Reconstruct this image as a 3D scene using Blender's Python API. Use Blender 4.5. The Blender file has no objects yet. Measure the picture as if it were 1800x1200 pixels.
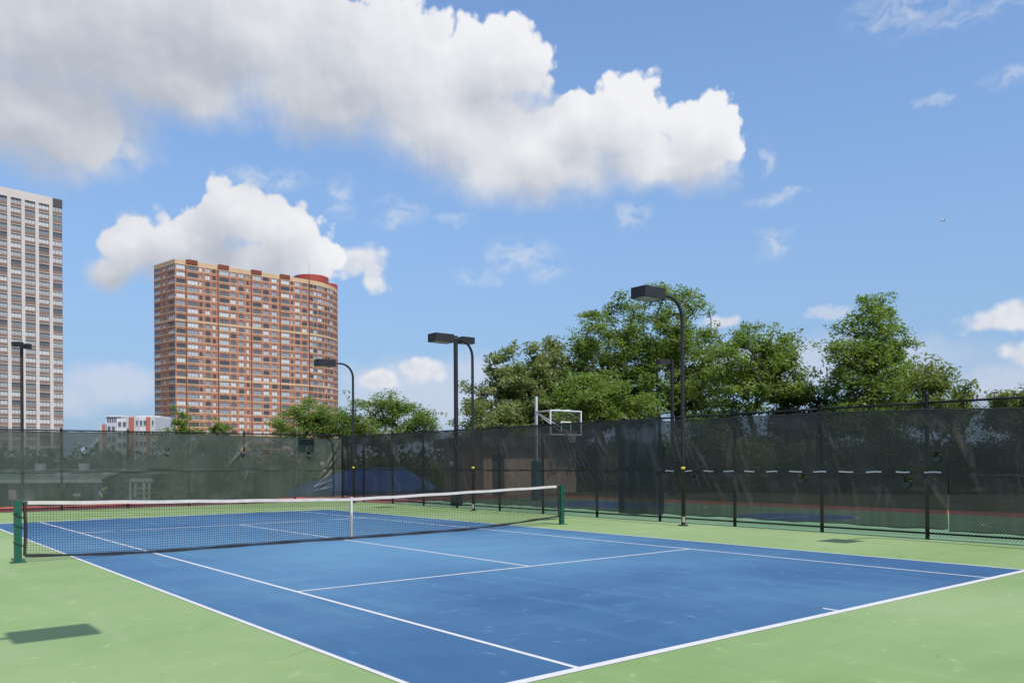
import bpy, bmesh, math, random
import numpy as np
from mathutils import Matrix, Vector

scene = bpy.context.scene
COL = scene.collection
random.seed(7)
RNG = np.random.default_rng(11)

# ---------------------------------------------------------------- camera
CAM = Vector((-8.8986, -16.8663, 1.714))
YAW, ROLL = 0.681, -0.0059
FWD = Vector((math.sin(YAW), math.cos(YAW), 0.0))
RGT0 = Vector((math.cos(YAW), -math.sin(YAW), 0.0))
UP0 = Vector((0.0, 0.0, 1.0))
RGT = math.cos(ROLL) * RGT0 + math.sin(ROLL) * UP0
UPV = -math.sin(ROLL) * RGT0 + math.cos(ROLL) * UP0
cam_data = bpy.data.cameras.new("camera")
cam_data.sensor_width = 36.0
cam_data.lens = 29.357
cam_data.shift_y = 0.1182
cam_data.clip_start = 0.05
cam_data.clip_end = 9000.0
camera = bpy.data.objects.new("camera", cam_data)
COL.objects.link(camera)
camera.matrix_world = Matrix((
    (RGT.x, UPV.x, -FWD.x, CAM.x),
    (RGT.y, UPV.y, -FWD.y, CAM.y),
    (RGT.z, UPV.z, -FWD.z, CAM.z),
    (0, 0, 0, 1)))
scene.camera = camera

# ---------------------------------------------------------------- light
SUN_AZ = math.radians(184.6)      # clockwise from +Y
SUN_EL = math.radians(53.0)
SUN_DIR = Vector((math.sin(SUN_AZ) * math.cos(SUN_EL), math.cos(SUN_AZ) * math.cos(SUN_EL), math.sin(SUN_EL)))
sun_data = bpy.data.lights.new("sun", 'SUN')
sun_data.energy = 4.2
sun_data.angle = math.radians(0.53)
sun_data.color = (1.0, 0.955, 0.89)
sun = bpy.data.objects.new("sun", sun_data)
COL.objects.link(sun)
sun.rotation_euler = SUN_DIR.to_track_quat('Z', 'Y').to_euler()
sun.location = (0, 0, 60)

scene.view_settings.view_transform = 'Standard'
scene.view_settings.look = 'None'
scene.view_settings.exposure = 0.0
scene.view_settings.gamma = 1.0
scene.view_settings.use_curve_mapping = False
scene.render.engine = 'CYCLES'
scene.cycles.max_bounces = 8
scene.cycles.transparent_max_bounces = 24
scene.cycles.use_denoising = True


# ---------------------------------------------------------------- node helpers
class NT:
    def __init__(self, tree):
        self.t = tree

    def n(self, kind, **kw):
        nd = self.t.nodes.new(kind)
        ins = kw.pop('ins', {})
        for k, v in kw.items():
            setattr(nd, k, v)
        for k, v in ins.items():
            self.put(nd.inputs[k], v)
        return nd

    def put(self, sock, v):
        if isinstance(v, bpy.types.NodeSocket):
            self.t.links.new(v, sock)
        elif isinstance(v, bpy.types.Node):
            self.t.links.new(v.outputs[0], sock)
        else:
            sock.default_value = v

    def math(self, op, a, b=0.0, c=0.0, clamp=False):
        nd = self.n('ShaderNodeMath', operation=op, use_clamp=clamp)
        for i, v in enumerate((a, b, c)):
            self.put(nd.inputs[i], v)
        return nd.outputs[0]

    def vmath(self, op, a, b=(0, 0, 0), scale=None):
        nd = self.n('ShaderNodeVectorMath', operation=op)
        self.put(nd.inputs[0], a)
        self.put(nd.inputs[1], b)
        if scale is not None:
            self.put(nd.inputs['Scale'], scale)
        return nd.outputs[0]

    def mix(self, f, a, b, mode='MIX'):
        nd = self.n('ShaderNodeMix', data_type='RGBA', blend_type=mode)
        self.put(nd.inputs[0], f)
        self.put(nd.inputs[6], a)
        self.put(nd.inputs[7], b)
        return nd.outputs[2]

    def mixf(self, f, a, b):
        nd = self.n('ShaderNodeMix', data_type='FLOAT')
        self.put(nd.inputs[0], f)
        self.put(nd.inputs[2], a)
        self.put(nd.inputs[3], b)
        return nd.outputs[0]

    def ramp(self, v, lo, hi, a=0.0, b=1.0, kind='SMOOTHSTEP'):
        nd = self.n('ShaderNodeMapRange', interpolation_type=kind)
        for i, x in enumerate((v, lo, hi, a, b)):
            self.put(nd.inputs[i], x)
        return nd.outputs[0]

    def noise(self, vec, scale, detail=4.0, rough=0.55, out=0, lac=2.0, dist=0.0):
        nd = self.n('ShaderNodeTexNoise')
        if vec is not None:
            self.put(nd.inputs['Vector'], vec)
        nd.inputs['Scale'].default_value = scale
        nd.inputs['Detail'].default_value = detail
        nd.inputs['Roughness'].default_value = rough
        nd.inputs['Lacunarity'].default_value = lac
        nd.inputs['Distortion'].default_value = dist
        return nd.outputs[out]


# ---------------------------------------------------------------- sky: clear sky and cumulus clouds by compass bearing and height
# (bearing from 39 degrees, height above the horizon, half width, half height, tilt), all in degrees
CUMULUS = [(-28.4, 25.0, 10.0, 6.1, 0), (-17.9, 26.4, 10.6, 4.9, 0), (-9.5, 25.3, 9.9, 5.2, 0), (-1.0, 25.6, 5.9, 3.3, 0),
           (-3.7, 22.3, 7.8, 3.8, 0), (-29.7, 19.9, 8.0, 3.9, 0), (-21.6, 23.4, 6.5, 3.4, 0), (-12.0, 23.6, 8.0, 3.6, 0), (1.6, 20.3, 9.0, 3.9, 0), (8.1, 21.9, 4.0, 3.8, 0),
           (13.2, 20.7, 3.7, 3.8, 0), (5.2, 22.5, 3.3, 2.0, 0), (10.9, 19.4, 5.6, 2.1, 0),
           (-24.3, 13.3, 2.9, 2.4, 0), (-21.5, 13.8, 3.7, 2.9, 0), (-18.2, 15.9, 2.8, 2.8, 0), (-20.2, 14.4, 2.6, 2.3, 0), (-15.1, 14.7, 3.5, 3.0, 0), (-13.2, 13.6, 2.8, 2.0, 0),
           (-25.4, 11.7, 1.9, 1.4, 0), (-18.7, 12.7, 8.1, 2.2, 0)]
SMALL = [(-10.2, 13.2, 2.4, 1.5, 0), (-9.4, 12.3, 1.1, 1.6, 0), (30.2, 8.2, 3.0, 1.2, 0), (31.0, 8.8, 2.0, 1.2, 0), (-6.2, 6.3, 2.7, 1.5, 0), (-8.6, 5.4, 2.6, 1.0, 0), (31.9, 5.9, 2.4, 1.2, 0), (14.2, 9.3, 1.6, 0.8, 0)]
WISPS = [(-16.2, 18.2, 3.1, 0.8, -5), (-11.4, 17.2, 1.3, 1.4, 25), (-7.6, 16.5, 2.1, 1.1, 15), (-4.0, 16.2, 1.6, 0.5, 20),
         (0.5, 13.9, 2.9, 1.25, -15), (8.3, 16.2, 1.6, 1.0, 25), (17.2, 19.2, 0.6, 1.2, -15), (17.2, 16.6, 1.8, 0.5, -8),
         (18.9, 16.9, 1.0, 0.4, -15), (17.5, 14.0, 1.3, 1.2, 20), (25.3, 25.9, 3.5, 1.4, -20), (28.8, 25.0, 3.9, 0.6, 18),
         (31.4, 21.4, 2.0, 0.5, 0), (26.9, 21.0, 1.2, 0.3, 0), (2.6, 12.7, 1.6, 0.7, 0), (-2.2, 12.4, 1.6, 0.7, 0)]
LOW = [(-8.8, 5.6, 3.4, 1.3, 0), (-6.2, 4.4, 7.3, 2.9, 0), (-2.3, 6.3, 2.7, 1.5, 0), (30.7, 4.3, 3.5, 1.7, 0), (20.7, 9.4, 1.5, 0.5, 0), (-25.4, 5.0, 3.8, 1.6, 0), (19.9, 6.2, 11.4, 2.0, 0), (-29.7, 4.0, 4.7, 1.3, 0)]


def blob_field(g, vec, blobs, smooth):
    acc = None
    for (a, e, ra, re, rot) in blobs:
        p = g.n('ShaderNodeVectorMath', operation='MULTIPLY_ADD')
        g.put(p.inputs[0], vec)
        p.inputs[1].default_value = (1 / ra, 1 / re, 0)
        p.inputs[2].default_value = (-a / ra, -e / re, 0)
        v = g.vmath('LENGTH', p.outputs[0])
        v = p.outputs[0].node.id_data.nodes[-1].outputs['Value']
        acc = v if acc is None else g.math('SMOOTH_MIN', acc, v, smooth)
    return g.math('SUBTRACT', 1.0, acc)


def noise2(g, vec, scale, detail=4.0, rough=0.55, out=0):
    nd = g.n('ShaderNodeTexNoise', noise_dimensions='2D')
    g.put(nd.inputs['Vector'], vec)
    nd.inputs['Scale'].default_value = scale
    nd.inputs['Detail'].default_value = detail
    nd.inputs['Roughness'].default_value = rough
    return nd.outputs[out]


def azel(g):
    """bearing from 39 degrees and height above the horizon of a sky direction, in degrees"""
    co = g.n('ShaderNodeTexCoord').outputs['Generated']
    s = g.n('ShaderNodeSeparateXYZ', ins={0: g.vmath('NORMALIZE', co)})
    c0, s0 = math.cos(math.radians(39)), math.sin(math.radians(39))
    fx = g.math('ADD', g.math('MULTIPLY', s.outputs[0], s0), g.math('MULTIPLY', s.outputs[1], c0))
    rx = g.math('SUBTRACT', g.math('MULTIPLY', s.outputs[0], c0), g.math('MULTIPLY', s.outputs[1], s0))
    az = g.math('MULTIPLY', g.math('ARCTAN2', rx, fx), 180 / math.pi)
    el = g.math('MULTIPLY', g.math('ARCSINE', s.outputs[2]), 180 / math.pi)
    return az, el, g.n('ShaderNodeCombineXYZ', ins={0: az, 1: el, 2: 0.0}).outputs[0]


SKY_STRENGTH = 0.14
SHADE, BRIGHT = (3.45, 3.72, 4.25, 1), (6.4, 6.42, 6.6, 1)


def puffs(g, v):
    vo = g.n('ShaderNodeTexVoronoi', feature='F1', voronoi_dimensions='2D', ins={'Vector': v})
    vo.inputs['Scale'].default_value = 0.55
    vo.inputs['Detail'].default_value = 2.0
    vo.inputs['Roughness'].default_value = 0.5
    p = g.math('MULTIPLY', g.math('SUBTRACT', 0.45, vo.outputs['Distance']), 0.30)
    f = g.math('MULTIPLY', g.math('SUBTRACT', noise2(g, v, 1.4, 5, 0.52), 0.5), 0.12)
    return g.math('ADD', p, f)


def build_world():
    world = bpy.data.worlds.new("World")
    scene.world = world
    world.use_nodes = True
    t = world.node_tree
    t.nodes.clear()
    g = NT(t)
    out = g.n('ShaderNodeOutputWorld')
    sky = g.n('ShaderNodeTexSky', sky_type='NISHITA')
    sky.sun_disc = False
    sky.sun_elevation = SUN_EL
    sky.sun_rotation = SUN_AZ
    sky.altitude = 20.0
    sky.air_density = 1.15
    sky.dust_density = 0.6
    sky.ozone_density = 3.0
    az, el, cv = azel(g)
    haze = g.ramp(el, 0.0, 36.0, 0.88, 0.0, 'LINEAR')
    clear = g.mix(1.0, sky.outputs[0], (1.12, 1.25, 1.42, 1), 'MULTIPLY')
    clear = g.mix(haze, clear, (1.65, 2.62, 4.25, 1))

    # ---- the named clouds
    w1 = g.vmath('SUBTRACT', noise2(g, cv, 0.22, 1, 0.5, out=1), (0.5, 0.5, 0.5))
    q = g.vmath('ADD', cv, g.vmath('MULTIPLY', w1, (1.8, 1.4, 0)))
    body = blob_field(g, q, CUMULUS, 0.30)
    toward = g.vmath('ADD', q, (0.9, 2.4, 0))            # towards the sun
    body_s = blob_field(g, toward, CUMULUS, 0.30)
    p0 = puffs(g, cv)
    p1 = puffs(g, g.vmath('ADD', cv, (0.35, 0.5, 0)))
    far = g.math('SUBTRACT', body, body_s)
    near = g.math('SUBTRACT', p0, p1)
    # sunny tops are crisp, undersides dissolve
    soft = g.ramp(far, -0.25, 0.25, 0.46, 0.10, 'LINEAR')
    d0 = g.math('ADD', body, g.math('MULTIPLY', p0, g.ramp(far, -0.20, 0.10, 0.45, 1.05, 'LINEAR')))
    alpha = g.ramp(d0, g.math('SUBTRACT', 0.13, g.math('MULTIPLY', soft, 0.5)), g.math('ADD', 0.13, soft))
    lit = g.math('ADD', 0.60, g.math('ADD', g.math('MULTIPLY', near, 0.36), g.math('MULTIPLY', far, 0.75)))
    thick = g.ramp(body, 0.20, 0.80, 0.02, -0.30, 'LINEAR')
    lit = g.math('ADD', lit, thick)
    big = noise2(g, cv, 0.14, 2, 0.5)
    lit = g.math('ADD', lit, g.math('MULTIPLY', g.math('SUBTRACT', big, 0.5), 0.7))
    lit = g.math('ADD', lit, g.ramp(az, -24, 8, -0.26, 0.20, 'LINEAR'), clamp=True)
    cl = g.mix(lit, SHADE, BRIGHT)
    # ---- thin pale vapour, and distant cloud low over the horizon
    wv = g.vmath('SUBTRACT', noise2(g, cv, 0.6, 3, 0.55, out=1), (0.5, 0.5, 0.5))
    wq = g.vmath('ADD', cv, g.vmath('MULTIPLY', wv, (2.0, 1.3, 0)))
    wf = blob_field(g, wq, WISPS, 0.05)
    wn = noise2(g, g.vmath('MULTIPLY', wq, (0.6, 1.1, 0)), 1.0, 3, 0.5)
    wa = g.math('MULTIPLY', g.ramp(wf, -0.25, 0.85), g.ramp(wn, 0.28, 0.72))
    wa = g.math('MULTIPLY', wa, 0.50)
    la = g.math('MULTIPLY', g.ramp(blob_field(g, wq, LOW, 0.25), -0.15, 0.65), 0.55)
    c = g.mix(la, clear, (5.0, 5.1, 5.8, 1))
    c = g.mix(wa, c, (5.2, 5.5, 6.0, 1))
    sf = g.math('ADD', blob_field(g, q, SMALL, 0.2), g.math('MULTIPLY', p0, 1.5))
    sa_ = g.math('MULTIPLY', g.ramp(sf, 0.02, 0.52), 0.88)
    sl = g.ramp(g.math('SUBTRACT', p0, p1), -0.10, 0.12, 0.45, 1.0, 'LINEAR')
    c = g.mix(sa_, c, g.mix(sl, (4.2, 4.5, 5.2, 1), (5.9, 5.9, 6.1, 1)))
    c = g.mix(g.math('MULTIPLY', alpha, 0.985), c, cl)
    named = g.n('ShaderNodeBackground', ins={0: c, 1: SKY_STRENGTH})

    # ---- the rest of the sky: more clouds of the same kind, scattered
    sc = noise2(g, g.vmath('MULTIPLY', cv, (0.055, 0.09, 0)), 1.0, 5, 0.55)
    sa = g.math('MULTIPLY', g.ramp(sc, 0.52, 0.62), g.ramp(el, 0.0, 6.0))
    rest = g.n('ShaderNodeBackground', ins={0: g.mix(sa, clear, (5.2, 5.5, 6.0, 1)), 1: SKY_STRENGTH})
    # beyond these bounds none of the named clouds reaches, so the scattered field takes over
    inside = g.math('MULTIPLY', g.math('LESS_THAN', g.math('ABSOLUTE', az), 42.0), g.math('LESS_THAN', el, 34.0))
    inside = g.math('MULTIPLY', inside, g.math('GREATER_THAN', el, 0.0))
    mx = g.n('ShaderNodeMixShader', ins={0: inside, 1: rest.outputs[0], 2: named.outputs[0]})
    t.links.new(mx.outputs[0], out.inputs[0])
    world.cycles.sampling_method = 'MANUAL'
    world.cycles.sample_map_resolution = 512


build_world()

# ---------------------------------------------------------------- materials
MATS = {}


def material(name, build):
    if name in MATS:
        return MATS[name]
    m = bpy.data.materials.new(name)
    m.use_nodes = True
    m.node_tree.nodes.clear()
    g = NT(m.node_tree)
    out = g.n('ShaderNodeOutputMaterial')
    sh = build(g)
    m.node_tree.links.new(sh, out.inputs[0])
    MATS[name] = m
    return m


def bsdf(g, color, rough=0.6, metal=0.0, spec=0.5, bump=None, bump_d=0.02, bump_s=0.4, coat=0.0):
    b = g.n('ShaderNodeBsdfPrincipled')
    g.put(b.inputs['Base Color'], color)
    g.put(b.inputs['Roughness'], rough)
    g.put(b.inputs['Metallic'], metal)
    b.inputs['Specular IOR Level'].default_value = spec
    b.inputs['Coat Weight'].default_value = coat
    if bump is not None:
        bn = g.n('ShaderNodeBump')
        bn.inputs['Distance'].default_value = bump_d
        bn.inputs['Strength'].default_value = bump_s
        g.put(bn.inputs['Height'], bump)
        g.put(b.inputs['Normal'], bn)
    return b.outputs[0]


def rgb(c):
    return (c[0], c[1], c[2], 1.0)


def scaled(c, k):
    return tuple(x * k for x in c)


def plain(name, color, rough=0.6, metal=0.0, var=0.12, scale=3.0, spec=0.5, grime=0.0):
    """paint, plastic or metal with uneven tone and some wear"""
    def f(g):
        co = g.n('ShaderNodeTexCoord').outputs['Object']
        n1 = g.noise(co, scale, 6, 0.6)
        c = g.mix(g.ramp(n1, 0.25, 0.75), rgb(scaled(color, 1 - var)), rgb(scaled(color, 1 + var)))
        if grime:
            n2 = g.noise(co, scale * 0.35, 8, 0.7)
            c = g.mix(g.math('MULTIPLY', g.ramp(n2, 0.5, 0.75), grime), c, (0.12, 0.10, 0.08, 1))
        r = g.ramp(n1, 0.2, 0.8, max(0.02, rough - 0.1), min(1, rough + 0.1), 'LINEAR')
        return bsdf(g, c, r, metal, spec, bump=g.noise(co, scale * 14, 3, 0.6), bump_d=0.002, bump_s=0.25)
    return material(name, f)


def court_paint(name, color, dark, pale, wear=0.5, pale_zone=None):
    """acrylic court coating: mottled, brushed streaks, optional pale area fading to dark, fine sand"""
    def f(g):
        co = g.n('ShaderNodeTexCoord').outputs['Object']
        big = g.noise(co, 0.16, 4, 0.55)
        mid = g.noise(g.vmath('MULTIPLY', co, (0.55, 1.6, 1)), 0.9, 6, 0.62)
        strk = g.noise(g.vmath('MULTIPLY', co, (2.6, 0.35, 1)), 1.0, 5, 0.6)
        fine = g.noise(co, 42.0, 3, 0.7)
        c = g.mix(g.ramp(big, 0.32, 0.68), rgb(dark), rgb(pale))
        c = g.mix(g.math('MULTIPLY', g.ramp(mid, 0.30, 0.72), 0.75), c, rgb(color))
        c = g.mix(g.math('MULTIPLY', g.ramp(strk, 0.50, 0.78), 0.45 * wear), c, rgb(pale))
        c = g.mix(g.math('MULTIPLY', g.ramp(g.noise(co, 0.55, 7, 0.7), 0.56, 0.74), 0.35 * wear), c, rgb(dark))
        c = g.mix(g.math('MULTIPLY', g.ramp(g.noise(co, 3.1, 5, 0.7), 0.66, 0.76), 0.20 * wear), c, rgb(scaled(pale, 1.18)))
        c = g.mix(g.math('MULTIPLY', g.ramp(fine, 0.35, 0.65), 0.22), c, rgb(scaled(color, 0.86)))
        if pale_zone:
            # paler round the net and the service boxes, darker farther out
            q = g.vmath('DIVIDE', g.vmath('SUBTRACT', co, (pale_zone[0], pale_zone[1], 0)), (pale_zone[2], pale_zone[3], 1))
            q = g.vmath('MULTIPLY', g.vmath('ADD', q, g.vmath('SCALE', g.vmath('SUBTRACT', g.noise(co, 0.25, 5, 0.6, out=1), (0.5, 0.5, 0.5)), scale=1.1)), (1, 1, 0))
            ln = g.n('ShaderNodeVectorMath', operation='LENGTH', ins={0: q}).outputs['Value']
            c = g.mix(g.ramp(ln, 0.15, 1.25, 0.55, 0.0), c, rgb(scaled(pale, 1.12)))
            c = g.mix(g.ramp(ln, 1.0, 2.0, 0.0, 0.60), c, rgb(dark))
        grit = g.noise(co, 130.0, 2, 0.6)
        c = g.mix(g.math('MULTIPLY', g.ramp(grit, 0.56, 0.72), 0.30), c, rgb(scaled(pale, 1.25)))
        # hairline cracks
        wp = g.vmath('ADD', co, g.vmath('SCALE', g.vmath('SUBTRACT', g.noise(co, 0.8, 5, 0.65, out=1), (0.5, 0.5, 0.5)), scale=0.9))
        ck = g.n('ShaderNodeTexVoronoi', feature='DISTANCE_TO_EDGE', ins={'Vector': wp})
        ck.inputs['Scale'].default_value = 0.16
        crack = g.math('MULTIPLY', g.ramp(ck.outputs['Distance'], 0.0006, 0.0026, 1, 0), g.ramp(g.noise(co, 0.22, 3, 0.5), 0.52, 0.62))
        c = g.mix(g.math('MULTIPLY', crack, 0.75 * min(1, wear)), c, (0.075, 0.075, 0.06, 1))
        # ball and shoe scuffs: short pale or dark dashes lying every way
        for sc, st, tint, k in ((1.1, 3.5, scaled(pale, 1.45), 0.45), (0.7, 5.0, scaled(dark, 0.72), 0.5), (1.9, 2.5, scaled(pale, 1.35), 0.35)):
            v = g.n('ShaderNodeTexVoronoi', feature='F1', ins={'Vector': g.vmath('ADD', co, (sc * 7, sc * 3, 0))})
            v.inputs['Scale'].default_value = sc
            off = g.vmath('SUBTRACT', g.vmath('ADD', co, (sc * 7, sc * 3, 0)), v.outputs['Position'])
            rs = g.n('ShaderNodeSeparateColor', ins={0: v.outputs['Color']})
            rot = g.n('ShaderNodeVectorRotate', rotation_type='Z_AXIS')
            g.put(rot.inputs['Vector'], off)
            g.put(rot.inputs['Angle'], g.math('MULTIPLY', rs.outputs[0], 6.28))
            d2 = g.vmath('MULTIPLY', rot.outputs[0], (1.0, st, 0.0))
            ln = g.n('ShaderNodeVectorMath', operation='LENGTH', ins={0: d2}).outputs['Value']
            a = g.math('MULTIPLY', g.ramp(ln, 0.03, 0.17, 1, 0), g.math('GREATER_THAN', rs.outputs[1], 0.52))
            a = g.math('MULTIPLY', a, g.ramp(g.noise(co, 14.0, 4, 0.6), 0.42, 0.62))
            c = g.mix(g.math('MULTIPLY', a, k * min(1, wear + 0.2)), c, rgb(tint))
        return bsdf(g, c, g.ramp(mid, 0.2, 0.8, 0.66, 0.86, 'LINEAR'), 0, 0.5, bump=g.math('ADD', fine, grit), bump_d=0.004, bump_s=0.55)
    return material(name, f)


def line_paint(g):
    co = g.n('ShaderNodeTexCoord').outputs['Object']
    n = g.noise(co, 9.0, 6, 0.7)
    c = g.mix(g.ramp(n, 0.35, 0.75), (0.63, 0.61, 0.60, 1), (0.54, 0.525, 0.51, 1))
    w = g.math('MULTIPLY', g.ramp(g.noise(co, 2.2, 8, 0.75), 0.58, 0.72), 0.38)
    c = g.mix(w, c, (0.30, 0.34, 0.36, 1))
    c = g.mix(g.math('MULTIPLY', g.ramp(g.noise(co, 60.0, 2, 0.6), 0.58, 0.75), 0.25), c, (0.34, 0.36, 0.36, 1))
    return bsdf(g, c, 0.75, 0, 0.3)


def leaf_mat(name, base, warm, trans=0.45):
    def f(g):
        geo = g.n('ShaderNodeNewGeometry')
        r = geo.outputs['Random Per Island']
        c = g.mix(r, rgb(scaled(base, 0.72)), rgb(scaled(base, 1.28)))
        co = g.n('ShaderNodeTexCoord').outputs['Object']
        c = g.mix(g.math('MULTIPLY', g.ramp(g.noise(co, 0.55, 3, 0.5), 0.42, 0.68), 0.75), c, rgb(warm))
        d = bsdf(g, c, 0.50, 0, 0.42)
        t = g.n('ShaderNodeBsdfTranslucent', ins={0: g.mix(0.6, c, rgb((warm[0] * 1.3, warm[1] * 1.4, warm[2] * 0.6)))})
        return g.n('ShaderNodeMixShader', ins={0: trans, 1: d, 2: t.outputs[0]}).outputs[0]
    return material(name, f)


def screen_mat(name, color, cover, sheen=0.25):
    """open-weave polypropylene windscreen: part of every ray passes between the threads"""
    def f(g):
        co = g.n('ShaderNodeTexCoord').outputs['Object']
        n1 = g.noise(co, 0.8, 6, 0.6)
        n2 = g.noise(g.vmath('MULTIPLY', co, (6.0, 6.0, 0.5)), 1.0, 4, 0.6)
        c = g.mix(g.ramp(n1, 0.3, 0.7), rgb(scaled(color, 0.8)), rgb(scaled(color, 1.2)))
        c = g.mix(g.math('MULTIPLY', g.ramp(n2, 0.5, 0.8), 0.35), c, rgb(scaled(color, 1.5)))
        d = bsdf(g, c, 0.42, 0, 0.5)
        tl = g.n('ShaderNodeBsdfTranslucent', ins={0: c})
        d = g.n('ShaderNodeMixShader', ins={0: 0.25, 1: d, 2: tl.outputs[0]}).outputs[0]
        tr = g.n('ShaderNodeBsdfTransparent')
        k = g.ramp(n2, 0.2, 0.8, cover - 0.06, cover + 0.06, 'LINEAR')
        return g.n('ShaderNodeMixShader', ins={0: k, 1: tr.outputs[0], 2: d}).outputs[0]
    return material(name, f)


def brick_mat(name, c1, c2, mortar, scale=1.0):
    def f(g):
        co = g.n('ShaderNodeTexCoord').outputs['Object']
        s = g.n('ShaderNodeSeparateXYZ', ins={0: co})
        u = g.math('ADD', s.outputs[0], s.outputs[1])
        v = g.n('ShaderNodeCombineXYZ', ins={0: u, 1: s.outputs[2], 2: 0.0})
        b = g.n('ShaderNodeTexBrick', ins={'Vector': v, 'Color1': rgb(c1), 'Color2': rgb(c2), 'Mortar': rgb(mortar)})
        b.inputs['Scale'].default_value = scale
        b.inputs['Mortar Size'].default_value = 0.012
        b.inputs['Brick Width'].default_value = 0.24
        b.inputs['Row Height'].default_value = 0.08
        n = g.noise(co, 0.25, 5, 0.6)
        c = g.mix(g.math('MULTIPLY', g.ramp(n, 0.35, 0.7), 0.35), b.outputs[0], rgb(scaled(c2, 0.75)))
        return bsdf(g, c, 0.85, 0, 0.3)
    return material(name, f)


def glass_mat(name, stops, attribute=False):
    """window with whatever hangs behind it: open room, half-drawn or drawn blinds; bluish tones paint in sky reflection"""
    def f(g):
        if attribute:
            r = g.n('ShaderNodeAttribute', attribute_name='pane_tone').outputs['Fac']
        else:
            r = g.n('ShaderNodeObjectInfo').outputs['Random']
        cr = g.n('ShaderNodeValToRGB')
        cr.color_ramp.interpolation = 'CONSTANT'
        el = cr.color_ramp.elements
        el[0].position, el[0].color = stops[0][0], rgb(stops[0][1])
        el[1].position, el[1].color = stops[1][0], rgb(stops[1][1])
        for p, c in stops[2:]:
            e = el.new(p)
            e.color = rgb(c)
        g.put(cr.inputs[0], r)
        b = g.n('ShaderNodeBsdfPrincipled', ins={'Base Color': cr.outputs[0], 'Roughness': 0.12})
        b.inputs['Specular IOR Level'].default_value = 0.8
        return b.outputs[0]
    return material(name, f)


M_GREEN = court_paint("green_court_paint", (0.228, 0.332, 0.120), (0.172, 0.276, 0.084), (0.298, 0.388, 0.182), wear=1.0)
M_BLUE = court_paint("blue_court_paint", (0.045, 0.138, 0.264), (0.020, 0.084, 0.192), (0.094, 0.220, 0.338), wear=1.3, pale_zone=(-0.5, -1.0, 5.0, 7.0))
M_RED = court_paint("red_court_paint", (0.56, 0.105, 0.055), (0.50, 0.085, 0.045), (0.60, 0.16, 0.10), wear=0.6)
M_RED2 = court_paint("ball_court_red_paint", (0.32, 0.080, 0.055), (0.28, 0.070, 0.048), (0.36, 0.12, 0.09), wear=0.6)
M_GREEN2 = court_paint("ball_court_green_paint", (0.14, 0.27, 0.135), (0.12, 0.24, 0.12), (0.19, 0.31, 0.17))
M_BLUE2 = court_paint("ball_court_blue_paint", (0.05, 0.12, 0.30), (0.04, 0.10, 0.27), (0.08, 0.16, 0.33))
M_LINE = material("white_line_paint", line_paint)
M_BLACK = plain("black_coated_steel", (0.011, 0.011, 0.012), 0.55, 0.0, 0.3, 4.0, spec=0.25)
M_LAMP = plain("charcoal_lamp_paint", (0.020, 0.020, 0.022), 0.50, 0.0, 0.2, 2.0, spec=0.35)
M_LENS = plain("lamp_lens", (0.42, 0.42, 0.38), 0.25, 0, 0.1, 5)
M_YELLOW = plain("yellow_tape", (0.58, 0.49, 0.05), 0.6)
M_TAN = plain("tan_paint", (0.50, 0.40, 0.30), 0.7, grime=0.4)
M_POST = plain("green_post_paint", (0.008, 0.085, 0.050), 0.38, 0, 0.15, 2.5, grime=0.15)
M_ROPE = plain("black_rope", (0.014, 0.014, 0.016), 0.9)
M_NET = plain("black_net_cord", (0.012, 0.013, 0.018), 0.85)
M_TAPE = plain("white_net_tape", (0.56, 0.52, 0.475), 0.85, 0, 0.10, 6, grime=0.22)
M_BAND = plain("black_vinyl_band", (0.022, 0.020, 0.022), 0.55, 0, 0.3, 5)
M_STEEL = plain("galvanised_steel", (0.42, 0.43, 0.44), 0.4, 0.7, 0.12, 6)
M_WHITE = plain("white_enamel", (0.62, 0.62, 0.61), 0.5, 0, 0.06, 2, grime=0.1)
M_SCR_FAR = screen_mat("green_windscreen", (0.066, 0.083, 0.069), 0.835)
M_SCR = screen_mat("dark_windscreen", (0.045, 0.043, 0.035), 0.805)
M_SCR_DARK = screen_mat("doubled_windscreen", (0.024, 0.028, 0.027), 0.94)
M_SCR_PATCH = screen_mat("patch_cloth", (0.018, 0.034, 0.032), 0.95)
M_HEM = plain("windscreen_hem", (0.020, 0.026, 0.023), 0.7)
M_STRAP = plain("white_strap", (0.60, 0.60, 0.60), 0.7)
M_CONC = plain("concrete", (0.30, 0.28, 0.25), 0.9, 0, 0.15, 1.2, grime=0.3)
M_BARK = plain("bark", (0.060, 0.048, 0.038), 0.9, 0, 0.35, 6)
M_LOCUST = leaf_mat("locust_leaves", (0.150, 0.232, 0.050), (0.225, 0.300, 0.070), 0.48)
M_MAPLE = leaf_mat("broad_leaves", (0.175, 0.230, 0.080), (0.285, 0.315, 0.130), 0.42)
M_AILAN = leaf_mat("long_leaves", (0.130, 0.190, 0.042), (0.210, 0.240, 0.060), 0.45)
M_LIME = leaf_mat("lime_leaves", (0.150, 0.240, 0.036), (0.210, 0.280, 0.040), 0.5)
M_SHRUB = leaf_mat("shrub_leaves", (0.045, 0.085, 0.024), (0.070, 0.100, 0.030), 0.35)


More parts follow.
